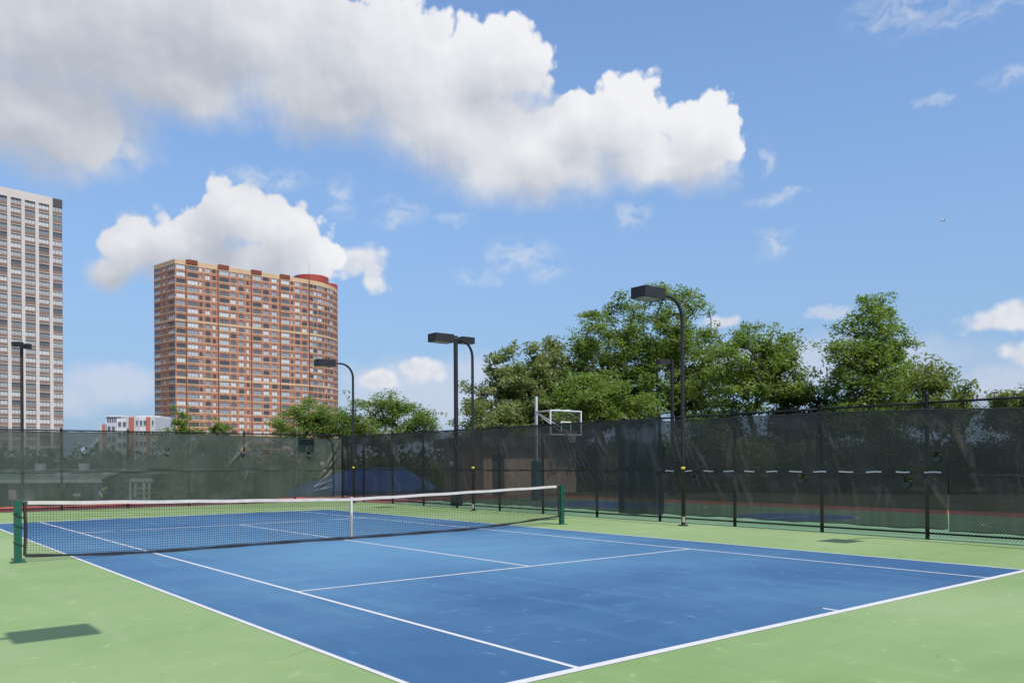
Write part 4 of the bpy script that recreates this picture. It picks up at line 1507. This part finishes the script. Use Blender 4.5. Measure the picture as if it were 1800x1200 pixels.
    r.lathe([(8.0, -0.6), (8.0, 4.3), (7.6, 4.5), (0.01, 4.6)], (c.x - 1, c.y + 3, H), 24)
    pr_ = r.build('plant_room', plain("red_metal", (0.34, 0.050, 0.035), 0.5, 0, 0.1, 0.3), t)
    r = MB()
    r.lathe([(5.0, -0.6), (5.0, 2.7), (4.7, 2.9), (0.01, 3.0)], (c.x + 8.5, c.y + 6, H), 20)
    r.build('plant_annex', MATS["red_metal"], t)
    MB().tube([(c.x - 2, c.y + 3, H + 3), (c.x - 2, c.y + 3, H + 10.5)], 0.09, 5).build('mast', M_STEEL, t)
    return t


brick_tower()


def pale_tower():
    K = Vector((48.8, 303.2))
    d = Vector((0.987, 0.161)).normalized()
    t = thing('pale_tower', 'pale concrete apartment tower with brown spandrels at the left edge', 'building', (K.x, K.y, GROUND_Z))
    n = Vector((d.y, -d.x))
    H = 92.9 - GROUND_Z
    far_l = -29.8
    path = Path([(d.x * far_l, d.y * far_l), (d.x * 3.4, d.y * 3.4)])
    o_ = -far_l
    m = MB()
    ring = [d * far_l, d * 3.4, d * 3.4 - n * 20, d * far_l - n * 20]
    m.poly([(q.x, q.y, H - 0.5) for q in ring])
    for a, b in zip(ring, ring[1:] + ring[:1]):
        m.quad((a.x, a.y, 0), (b.x, b.y, 0), (b.x, b.y, H - 0.5), (a.x, a.y, H - 0.5))
    m.build('core_wall', M_CORE, t)
    pier_s = [-0.36, -4.72, -8.98, -13.20, -17.4, -21.6, -25.8]
    D = 0.55
    FH = 2.90
    WH = 1.72
    zt = H - 2.7
    nf = int(zt / FH)
    for s in pier_s:
        strip(path, o_ + s - 0.52, o_ + s + 0.52, 0, zt, 0, D).build('pier', M_PALE, t)
    strip(path, 0, o_ + 0.2, zt + 0.001, H, 0, D).build('parapet', M_PALE, t)
    strip(path, o_ + 0.2001, o_ + 3.4, zt - 0.1, H, 0, 0.25).build('corner_parapet', plain("dark_louvre", (0.075, 0.060, 0.055), 0.6), t)
    bays = []
    ps = sorted(pier_s)
    for a, b in zip(ps, ps[1:]):
        bays.append((o_ + a + 0.5201, o_ + b - 0.5201, 2, 0.12))
    bays.append((o_ + ps[-1] + 0.5201, o_ + 3.36, 2, 0.02))
    cache = {}
    for f in range(nf):
        zw = zt - 0.1 - f * FH - WH
        for a, b, npn, dd in bays:
            key = round(b - a, 2)
            if key not in cache:
                cache[key] = window_mesh('window', b - a, WH, npn + 1, M_GLASS2, M_FRAME2)
            o = put('window', cache[key], t)
            p, tg, nn = path.at((a + b) / 2)
            o.matrix_local = Matrix(((tg.x, nn.x, 0, p.x), (tg.y, nn.y, 0, p.y), (0, 0, 1, zw), (0, 0, 0, 1)))
        sp = MB()
        sl = MB()
        for a, b, npn, dd in bays:
            strip(path, a, b, zw - (FH - WH) + 0.16, zw, 0, 0.10 + dd, sp)
            strip(path, a, b, zw - (FH - WH) + 0.001, zw - (FH - WH) + 0.159, 0, 0.24 + dd, sl)
        sp.build('spandrel', M_BROWN, t)
        sl.build('slab_edge', M_PALE, t)
    return t


pale_tower()


def mid_rise():
    base = at(-114.6, 232, GROUND_Z)
    t = thing('mid_rise', 'white and grey mid-rise block with orange panels between the two towers', 'building', base, VANG)
    cols = {'white': (0.62, 0.61, 0.60), 'grey': (0.30, 0.33, 0.40), 'orange': (0.46, 0.130, 0.075), 'light': (0.50, 0.50, 0.52)}
    k = 232 / 1467.8
    x0 = 175
    parts = [(175, 181, 'light', 741, 0.0), (181, 184.5, 'orange', 741, 0.25), (184.5, 190, 'grey', 741, 0), (190, 206, 'light', 739, 0.6), (206, 224, 'white', 731, 0.0),
             (224, 229, 'light', 731, 0.3), (229, 236, 'orange', 729, 0.7), (236, 246, 'light', 729, 0.0), (246, 260, 'white', 729, 0.4), (260, 266, 'orange', 729, 0.9), (266, 275, 'light', 729, 0.5)]
    M_W = plain("mid_rise_glass", (0.10, 0.12, 0.15), 0.15, 0, 0.2, 0.5)
    wm = None
    for a, b, c, y, dd in parts:
        h = 1.7 + (813 - y) * k - GROUND_Z
        MB().box(((a - x0) * k + 0.002, -dd, 0), ((b - x0) * k - 0.002, 12, h)).build('panel_bay', plain("mid_rise_" + c, cols[c], 0.7, 0, 0.05, 0.4), t)
        wd = (b - a) * k
        if wd > 1.2:
            z = h - 2.3
            while z > 3:
                xs = [0.5] if wd < 2 else [0.27, 0.73]
                for fx in xs:
                    wx = (a - x0) * k + fx * wd
                    ww = min(1.3, wd * 0.3) if c != 'grey' else 1.0
                    o = MB().box((wx - ww / 2, -dd - 0.06, z), (wx + ww / 2, -dd - 0.004, z + 1.3)).build('window', M_W, t)
                    MB().box((wx - ww / 2 - 0.06, -dd - 0.12, z - 0.12), (wx + ww / 2 + 0.06, -dd - 0.005, z - 0.004)).build('sill', M_WHITE, o)
                z -= 2.9
    # set-back top storey with pale cornice
    h = 1.7 + (813 - 727) * k - GROUND_Z
    pa = MB().box(((178 - x0) * k, 3, 12.0), ((204 - x0) * k, 10, h)).build('penthouse', plain("mid_rise_white", cols['white'], 0.7), t)
    MB().box(((177 - x0) * k, 2.6, h + 0.001), ((206 - x0) * k, 10.4, h + 0.35)).build('cornice', M_WHITE, pa)
    for q in range(6):
        xx = (179.5 - x0) * k + q * 0.66
        MB().box((xx, 2.94, h - 1.7), (xx + 0.5, 2.996, h - 0.25)).build('window', M_W, pa)
    pa = MB().box(((232 - x0) * k, 3.2, 12.0), ((273 - x0) * k, 10, h - 0.3)).build('penthouse', MATS["mid_rise_white"], t)
    MB().box(((231 - x0) * k, 2.8, h - 0.299), ((274 - x0) * k, 10.4, h + 0.15)).build('cornice', M_WHITE, pa)
    return t


mid_rise()


# ---------------------------------------------------------------- aeroplane
ap = thing('airliner', 'tiny white airliner flying across the blue sky', 'aeroplane', (3607, 1558, 1006))
pd = RGT0 + FWD * 0.25
ap.rotation_euler = (0, 0, math.atan2(pd.y, pd.x))
m = MB()
pr_ = [(-18, 0.3), (-17, 0.9), (-12, 1.8), (-5, 2.0), (10, 2.0), (15, 1.7), (18, 0.9), (19, 0.2)]
m.tube([(x, 0, (0.9 if x < -12 else 0)) for x, r in pr_], [r for x, r in pr_], 12)
m.build('fuselage', M_WHITE, ap, smooth=True)
for s in (-1, 1):
    m = MB()
    for z0, z1 in ((-1.0, -0.6),):
        P = [(4, s * 1.6), (-3, s * 1.6), (-8.5, s * 17), (-6.8, s * 17)]
        m.poly([(x, y, z1 + abs(y) * 0.08) for x, y in P])
        m.poly([(x, y, z0 + abs(y) * 0.08) for x, y in reversed(P)])
    m.build('wing', M_WHITE, ap)
    MB().tube([(0.5, s * 6, -2.0), (-3.5, s * 6, -2.0)], 1.0, 10).build('engine', M_STEEL, ap)
    m = MB()
    P = [(-14, s * 0.8), (-17, s * 0.8), (-18.5, s * 6.5), (-17.2, s * 6.5)]
    m.poly([(x, y, 1.2) for x, y in P])
    m.poly([(x, y, 1.0) for x, y in reversed(P)])
    m.build('tailplane', M_WHITE, ap)
MB().poly([(-12.5, 0.15, 1.6), (-17, 0.15, 1.4), (-19.5, 0.15, 7.5), (-17.2, 0.15, 7.5)]).poly([(-17.2, -0.15, 7.5), (-19.5, -0.15, 7.5), (-17, -0.15, 1.4), (-12.5, -0.15, 1.6)]).build('fin', M_WHITE, ap)


# ---------------------------------------------------------------- trees
def soft_ball(rng, n):
    q = rng.normal(0, 1, (n, 3))
    r = np.linalg.norm(q, axis=1)[:, None]
    return q * np.minimum(1.0, 1.7 / (r + 1e-6))


def leaves_mesh(name, cent, rng, kind, mat):
    """leaf blades round each twig centre; cent has rows x, y, z, spread, count"""
    P, dirs, tw = [], [], []
    for x, y, z, sp, ct in cent:
        n = int(ct)
        if kind == 'locust':
            q = soft_ball(rng, n) * np.array([sp, sp, sp * 0.60])
        elif kind == 'long':
            q = soft_ball(rng, n) * np.array([sp * .9, sp * .9, sp * 0.55])
        else:
            q = soft_ball(rng, n) * np.array([sp, sp, sp * 0.72])
        P.append(q + np.array([x, y, z]))
    P = np.concatenate(P)
    n = len(P)
    az = rng.uniform(0, 2 * math.pi, n)
    if kind == 'locust':
        ln, wd, droop = rng.uniform(0.15, 0.32, n), 0.40, rng.normal(-0.15, 0.40, n)
    elif kind == 'long':
        ln, wd, droop = rng.uniform(0.22, 0.42, n), 0.28, rng.normal(-0.35, 0.35, n)
    elif kind == 'shrub':
        ln, wd, droop = rng.uniform(0.12, 0.22, n), 0.55, rng.normal(-0.1, 0.5, n)
    else:
        ln, wd, droop = rng.uniform(0.14, 0.25, n), 0.62, rng.normal(-0.25, 0.45, n)
    T = np.stack([np.cos(az) * np.cos(droop), np.sin(az) * np.cos(droop), np.sin(droop)], 1)
    S = np.stack([-np.sin(az), np.cos(az), np.zeros(n)], 1)
    U = np.cross(T, S)
    roll = rng.normal(0, 0.55, n)[:, None]
    S = S * np.cos(roll) + U * np.sin(roll)
    w = (ln * wd / 2)[:, None]
    l = ln[:, None]
    V = np.stack([P - T * l * .5, P + S * w, P + T * l * .5 + np.array([0, 0, -0.02]), P - S * w], 1).reshape(-1, 3)
    F = np.arange(4 * n).reshape(-1, 4)
    return np_mesh(name, V, F, mat)


def tree(label, loc, lobes, height_trunk, mat, kind, nodes=150, leaves=26000, seed=0, r0=0.17, group=None, name='tree', forks=1, lean=0.0, spread=0.34):
    """lobes: (x, y, z, rx, ry, rz) ellipsoids, relative to the foot, that the crown fills; twigs grow to reach them"""
    rng = np.random.default_rng(seed)
    t = thing(name, label, 'tree', loc, 0, group)
    lb = np.array(lobes, float)
    lb[:, 3:5] *= 1.20
    lb[:, 5] *= 1.10
    nodes, leaves, spread = int(nodes * 1.35), int(leaves * (0.66 if kind == 'locust' else 1.1)), spread * 0.86
    vol = lb[:, 3] * lb[:, 4] * lb[:, 5]
    pick = rng.choice(len(lb), nodes, p=vol ** 0.8 / (vol ** 0.8).sum())
    d = rng.normal(0, 1, (nodes, 3))
    d /= np.linalg.norm(d, axis=1)[:, None]
    rad = rng.uniform(0.25, 1.0, nodes) ** 0.40
    rad = np.where(rng.random(nodes) < 0.14, rng.uniform(1.0, 1.28, nodes), rad)
    A = lb[pick, :3] + d * rad[:, None] * lb[pick, 3:]
    A[:, 2] = np.maximum(A[:, 2], 0.25)
    # skeleton
    N = [np.array([0, 0, 0.0])]
    par = [-1]
    H = height_trunk
    for f in range(forks):
        ang = rng.uniform(0, 6.28) if forks > 1 else 0
        last = 0
        ox = np.array([math.cos(ang), math.sin(ang), 0]) * (0.55 if forks > 1 else 0)
        steps = 5
        for k in range(1, steps + 1):
            h = H * k / steps
            N.append(np.array([lean * h + rng.normal(0, 0.05), rng.normal(0, 0.05), h]) + ox * (k / steps) ** 1.3 * H * 0.25)
            par.append(last)
            last = len(N) - 1
    core = np.array(N)
    top = core[-1]
    order = np.argsort(np.linalg.norm((A - top) * np.array([1, 1, 0.8]), axis=1))
    leafpts = []
    for i in order:
        a = A[i]
        arr = np.array(N)
        dv = a - arr
        dist = np.linalg.norm(dv, axis=1)
        # branches prefer to rise and run outward, and do not start at the very foot
        pen = dist + 1.4 * np.clip(arr[:, 2] - a[2] + 0.25 * np.hypot(dv[:, 0], dv[:, 1]), 0, None) + np.where(arr[:, 2] < H * 0.45, 3.0, 0)
        j = int(np.argmin(pen))
        p = arr[j]
        L = dist[j]
        if L > 0.9:
            k = max(1, int(L / 0.8))
            last = j
            for q in range(1, k + 1):
                f = q / (k + 1)
                mid_ = p + (a - p) * f + np.array([0, 0, 0.10 * L * math.sin(math.pi * f)]) + rng.normal(0, 0.07, 3)
                N.append(mid_)
                par.append(last)
                last = len(N) - 1
            N.append(a)
            par.append(last)
        else:
            N.append(a)
            par.append(j)
        leafpts.append(len(N) - 1)
    N = np.array(N)
    n = len(N)
    wgt = np.zeros(n)
    child = np.zeros(n, int)
    for i in range(1, n):
        child[par[i]] += 1
    for i in range(n - 1, 0, -1):
        if child[i] == 0:
            wgt[i] = 1
        wgt[par[i]] += wgt[i]
    rr = r0 * (wgt / wgt[0]) ** 0.42
    rr = np.maximum(rr, 0.014)
    # limbs: one tube per bit of skeleton, so that forks stay joined
    segA = N[[par[i] for i in range(1, n)]]
    segB = N[1:]
    ra = np.minimum(rr[[par[i] for i in range(1, n)]], rr[1:] * 1.5)
    rb = rr[1:]
    T = segB - segA
    T /= np.linalg.norm(T, axis=1)[:, None] + 1e-9
    R = np.where(np.abs(T[:, 2:3]) < 0.9, np.array([[0, 0, 1.0]]), np.array([[1.0, 0, 0]]))
    X = np.cross(T, R)
    X /= np.linalg.norm(X, axis=1)[:, None]
    Y = np.cross(T, X)
    K = 6
    V = np.zeros((n - 1, 2 * K, 3))
    for j in range(K):
        a = 2 * math.pi * j / K
        o = math.cos(a) * X + math.sin(a) * Y
        V[:, j] = segA + o * ra[:, None] - T * 0.01
        V[:, K + j] = segB + o * rb[:, None] + T * 0.01
    base = (np.arange(n - 1) * 2 * K)[:, None]
    Fq = np.concatenate([base + np.array([[j, (j + 1) % K, K + (j + 1) % K, K + j]]) for j in range(K)], 0)
    put('trunk', np_mesh('trunk', V.reshape(-1, 3), Fq, M_BARK, True), t)
    # twigs carry leaf sprays, with a few more along the outer limbs
    cen = []
    per = leaves / (len(leafpts) * 1.5)
    for i in leafpts:
        cen.append((*N[i], spread * rng.uniform(0.7, 1.3), per * rng.uniform(0.5, 1.5)))
        if rng.random() < 0.5:
            j = par[i]
            if N[j][2] > H * 0.7:
                q = N[i] * 0.5 + N[j] * 0.5
                cen.append((*q, spread * 0.8, per * rng.uniform(0.4, 1.2)))
        q = N[i] + rng.normal(0, 0.45, 3) * np.array([1, 1, 0.45])
        cen.append((*q, spread * rng.uniform(0.6, 1.0), per * rng.uniform(0.3, 0.7)))
    put('crown', leaves_mesh('crown', cen, rng, kind, mat), t)
    return t


TG = 'broad trees behind the basketball court'
tree('yellow-green broad-leaved tree at the left of the big trees, beside the lamp', at(0.30, 54, 0), [(0, 0, 5.4, 2.6, 2.4, 2.6), (-1.5, 0, 4.0, 1.7, 1.7, 1.6), (1.6, 0, 6.3, 2.0, 2.0, 2.2), (0.2, 0, 7.6, 1.8, 1.7, 1.6), (0.8, -.5, 3.2, 2.0, 1.5, 1.0)], 3.2, M_MAPLE, 'broad', 190, 30000, 1, 0.2, TG)
tree('olive-leaved tree above the basketball backboard', at(3.5, 56, 0), [(0, 0, 6.2, 2.3, 2.2, 2.6), (0.4, 0, 8.4, 1.9, 1.8, 1.7), (1.8, 0, 5.2, 1.6, 1.6, 2.0), (-1.0, 0, 4.4, 1.5, 1.5, 1.3)], 3.6, M_MAPLE, 'broad', 150, 24000, 2, 0.2, TG)
tree('tall feathery locust tree left of the nearest lamp head', at(7.0, 55, 0), [(0, 0, 10.4, 2.0, 2.0, 1.7), (-1.4, 0, 9.4, 1.7, 1.7, 1.2), (1.4, 0, 8.2, 1.9, 1.8, 2.0), (0.2, 0, 6.4, 2.4, 2.2, 1.6)], 5.2, M_LOCUST, 'locust', 150, 28000, 3, 0.18, TG, spread=0.42)
tree('tallest locust tree, its crown behind the bent lamp arm', at(11.0, 55.5, 0), [(-0.6, 0, 12.0, 1.5, 1.5, 1.5), (0.9, 0, 11.3, 1.6, 1.6, 1.6), (-1.4, 0, 9.8, 1.8, 1.8, 1.7), (1.9, 0, 8.9, 1.9, 1.9, 2.0), (0.2, 0, 7.6, 2.6, 2.4, 2.4), (2.8, 0, 6.2, 1.9, 1.8, 1.5), (-1.6, 0, 6.0, 1.5, 1.5, 1.0)], 5.8, M_LOCUST, 'locust', 240, 42000, 4, 0.22, TG, spread=0.42)
tree('low spreading bright locust in front of the tall pair', at(5.2, 47.5, 0), [(-0.2, 0, 6.1, 1.5, 1.4, 0.55), (-1.7, 0, 5.3, 1.3, 1.3, 0.5), (1.5, 0, 5.2, 1.4, 1.3, 0.55), (0.2, 0, 4.5, 1.6, 1.3, 0.45), (2.7, 0, 4.3, 1.0, 1.0, 0.45), (-2.3, 0, 4.2, 0.8, 0.8, 0.4)], 3.0, M_LOCUST, 'locust', 110, 19000, 5, 0.13, TG, spread=0.40)
tree('vase-shaped locust with bare dark forks between two bigger trees', at(15.0, 50.5, 0), [(0, 0, 9.0, 1.6, 1.6, 1.2), (-1.4, 0, 7.8, 1.6, 1.6, 1.3), (1.7, 0, 7.6, 1.8, 1.6, 1.3), (0.2, 0, 6.6, 2.4, 2.0, 1.0), (2.9, 0, 6.1, 1.5, 1.4, 0.9), (-2.0, 0, 5.6, 1.3, 1.4, 1.0)], 2.4, M_LOCUST, 'locust', 150, 26000, 6, 0.17, TG, forks=3, spread=0.40)
tree('large locust with a pointed top in the right half', at(21.2, 49.5, 0), [(0.2, 0, 10.4, 0.9, 0.9, 1.3), (-0.6, 0, 9.0, 1.5, 1.5, 1.3), (1.1, 0, 8.5, 1.5, 1.5, 1.3), (-1.9, 0, 7.6, 1.5, 1.5, 1.3), (2.1, 0, 6.8, 1.5, 1.5, 1.5), (0.2, 0, 6.2, 2.6, 2.2, 1.9), (-1.2, 0, 4.2, 2.1, 1.8, 1.2), (1.7, 0, 4.3, 1.9, 1.7, 1.3)], 4.4, M_LOCUST, 'locust', 240, 44000, 7, 0.22, TG, spread=0.40)
tree('yellowish long-leaved tree at the right end of the row', at(21.6, 42.5, 0), [(0, 0, 4.8, 1.2, 1.2, 1.3), (1.5, 0, 3.8, 1.0, 1.0, 0.9), (-1.3, 0, 4.4, 1.3, 1.2, 1.3), (0.2, 0, 6.0, 0.7, 0.7, 0.8), (-0.9, 0, 5.8, 0.5, 0.5, 0.6)], 2.4, M_AILAN, 'long', 46, 4200, 8, 0.11, TG, spread=0.44)
tree('sparse long-leaved treetop at the right edge above the rail', at(24.5, 40.5, 0), [(0, 0, 4.2, 1.2, 1.2, 0.9), (1.5, 0, 3.8, 1.2, 1.1, 1.0)], 2.2, M_AILAN, 'long', 50, 4200, 9, 0.09, TG, spread=0.34)
tree('small dark tree low between the vase-shaped locust and the pointed one', at(18.4, 53, 0), [(0, 0, 4.6, 2.2, 1.6, 1.6), (-1.2, 0, 3.4, 1.6, 1.5, 1.2), (1.6, 0, 3.4, 1.6, 1.5, 1.2)], 2.0, M_SHRUB, 'broad', 90, 14000, 10, 0.13, TG)
tree('low leafy tree under the tallest locust beside the distant lamp', at(12.0, 50, 0), [(0, 0, 3.9, 1.5, 1.3, 0.8), (-1.3, 0, 3.2, 1.2, 1.2, 0.8), (1.3, 0, 3.3, 1.2, 1.2, 0.8)], 2.0, M_LOCUST, 'locust', 60, 11000, 12, 0.12, TG, spread=0.38)
tree('small rounded tree at the left foot of the big trees', at(-1.4, 49, 0), [(0, 0, 4.3, 1.3, 1.3, 1.2), (0.9, 0, 3.2, 1.4, 1.3, 1.2), (-0.5, 0, 2.6, 1.2, 1.2, 0.9)], 2.0, M_MAPLE, 'broad', 70, 11000, 13, 0.10, TG)

TM = 'trees beyond the far corner'
tree('spreading locust at the foot of the brick tower', at(-15.6, 66, GROUND_Z), [(0, 0, 8.2, 2.0, 1.8, 0.9), (-1.6, 0, 7.4, 1.6, 1.5, 1.1), (1.7, 0, 7.2, 2.0, 1.6, 1.2), (0, 0, 6.2, 2.6, 2.0, 1.0)], 4.8, M_LOCUST, 'locust', 110, 17000, 14, 0.16, TM, spread=0.42)
tree('wide locust right of the brick tower behind the corner lamp', at(-10.0, 67, GROUND_Z), [(0.3, 0, 9.1, 1.4, 1.4, 0.9), (-1.6, 0, 8.3, 1.7, 1.6, 1.0), (1.8, 0, 8.0, 1.9, 1.6, 1.1), (3.0, 0, 7.0, 1.2, 1.2, 1.0), (0, 0, 6.8, 3.0, 2.0, 1.1), (-2.8, 0, 7.0, 1.4, 1.4, 1.0)], 5.0, M_LOCUST, 'locust', 150, 24000, 15, 0.17, TM, spread=0.42)
tree('bright lime-green young tree before the brick tower', at(-22.9, 58, GROUND_Z), [(0, 0, 7.2, 0.45, 0.45, 1.0), (-0.5, 0, 6.1, 0.9, 0.8, 0.7), (0.8, 0, 6.0, 0.8, 0.8, 0.6), (0, 0, 5.2, 1.2, 1.1, 0.6)], 4.8, M_LIME, 'locust', 60, 7000, 16, 0.09, TM, spread=0.26)
tree('small green young tree at the centre foot of the brick tower', at(-20.3, 58, GROUND_Z), [(0, 0, 6.5, 0.5, 0.5, 0.8), (-0.5, 0, 5.7, 0.7, 0.7, 0.6), (0.4, 0, 5.6, 0.8, 0.7, 0.6)], 4.4, M_LOCUST, 'locust', 46, 5500, 17, 0.08, TM, spread=0.26)


# ---------------------------------------------------------------- shrubs: one bush built, then copied about
def bush(seed, mat):
    rng = np.random.default_rng(seed)
    cen = []
    for k in range(60):
        d = rng.normal(0, 1, 3)
        d /= np.linalg.norm(d)
        r = rng.uniform(0.4, 1.0) ** 0.5
        cen.append((d[0] * 1.9 * r, d[1] * 1.5 * r, max(0.15, 1.55 + d[2] * 1.45 * r), 0.34, 115))
    root = thing('shrub', '', 'shrub')
    put('foliage', leaves_mesh('shrub_foliage', cen, rng, 'shrub', mat), root)
    m = MB()
    for k in range(7):
        a = rng.uniform(0, 6.28)
        m.tube([(0, 0, 0), (math.cos(a) * .5, math.sin(a) * .5, 1.0), (math.cos(a) * 1.1, math.sin(a) * 1.0, 2.1)], [0.05, 0.035, 0.012], 5)
    m.build('stem', M_BARK, root)
    return root


protos = [bush(101, M_SHRUB), bush(102, M_SHRUB), bush(103, M_MAPLE)]
used = [False] * 3


def place_bush(k, p, s, rz, label, group):
    o = protos[k] if not used[k] else copy_tree(protos[k])
    used[k] = True
    o.location = p
    o.rotation_euler = (0, 0, rz)
    o.scale = s
    tag(o, label, 'shrub', group)


rb_ = random.Random(3)
for i in range(30):
    la = -42 + i * 1.42
    place_bush(i % 3, at(la, 58 + (i % 2) * 6 + rb_.uniform(-2, 2), GROUND_Z), (1.45, 1.2, rb_.uniform(1.25, 1.66)), rb_.uniform(0, 6.2),
               'dark green tall shrub in the hedge-like row seen through the far windscreen', 'hedge row beyond the far fence')
for i in range(26):
    la = 2.2 + i * 1.12
    dp = 50.5 - i * 0.42 + (i % 2) * 2.5
    place_bush((i + 1) % 3, at(la, dp + rb_.uniform(-0.6, 1), 0), (0.95, 0.85, rb_.uniform(0.85, 1.12)), rb_.uniform(0, 6.2),
               'dark shrub under the big trees seen through the side windscreen', 'shrubs under the big trees')


# ---------------------------------------------------------------- the far-off wood that closes the horizon
rng = np.random.default_rng(77)
cw = []
for k in range(420):
    la = rng.uniform(-170, 230)
    de = rng.uniform(150, 190)
    p = at(la, de, 0)
    h = rng.uniform(3.5, 6.6)
    for z in (h, h * 0.62, h * 0.3):
        cw.append((p.x + rng.normal(0, 1), p.y + rng.normal(0, 1), GROUND_Z + z, 1.5, 26))
P = np.concatenate([soft_ball(rng, int(c[4])) * np.array([c[3], c[3], c[3] * 0.7]) + np.array(c[:3]) for c in cw])
n = len(P)
d = rng.normal(0, 1, (n, 3))
d /= np.linalg.norm(d, axis=1)[:, None]
e = np.cross(d, rng.normal(0, 1, (n, 3)))
e /= np.linalg.norm(e, axis=1)[:, None]
sz = rng.uniform(0.35, 0.7, n)[:, None]
V = np.stack([P - d * sz, P + e * sz * 0.7, P + d * sz, P - e * sz * 0.7], 1).reshape(-1, 3)
wood = put('distant_woods', np_mesh('distant_woods', V, np.arange(4 * n).reshape(-1, 4), M_SHRUB), None, 'stuff')
tag(wood, 'far-off dark green wood along the horizon behind everything', 'woods')
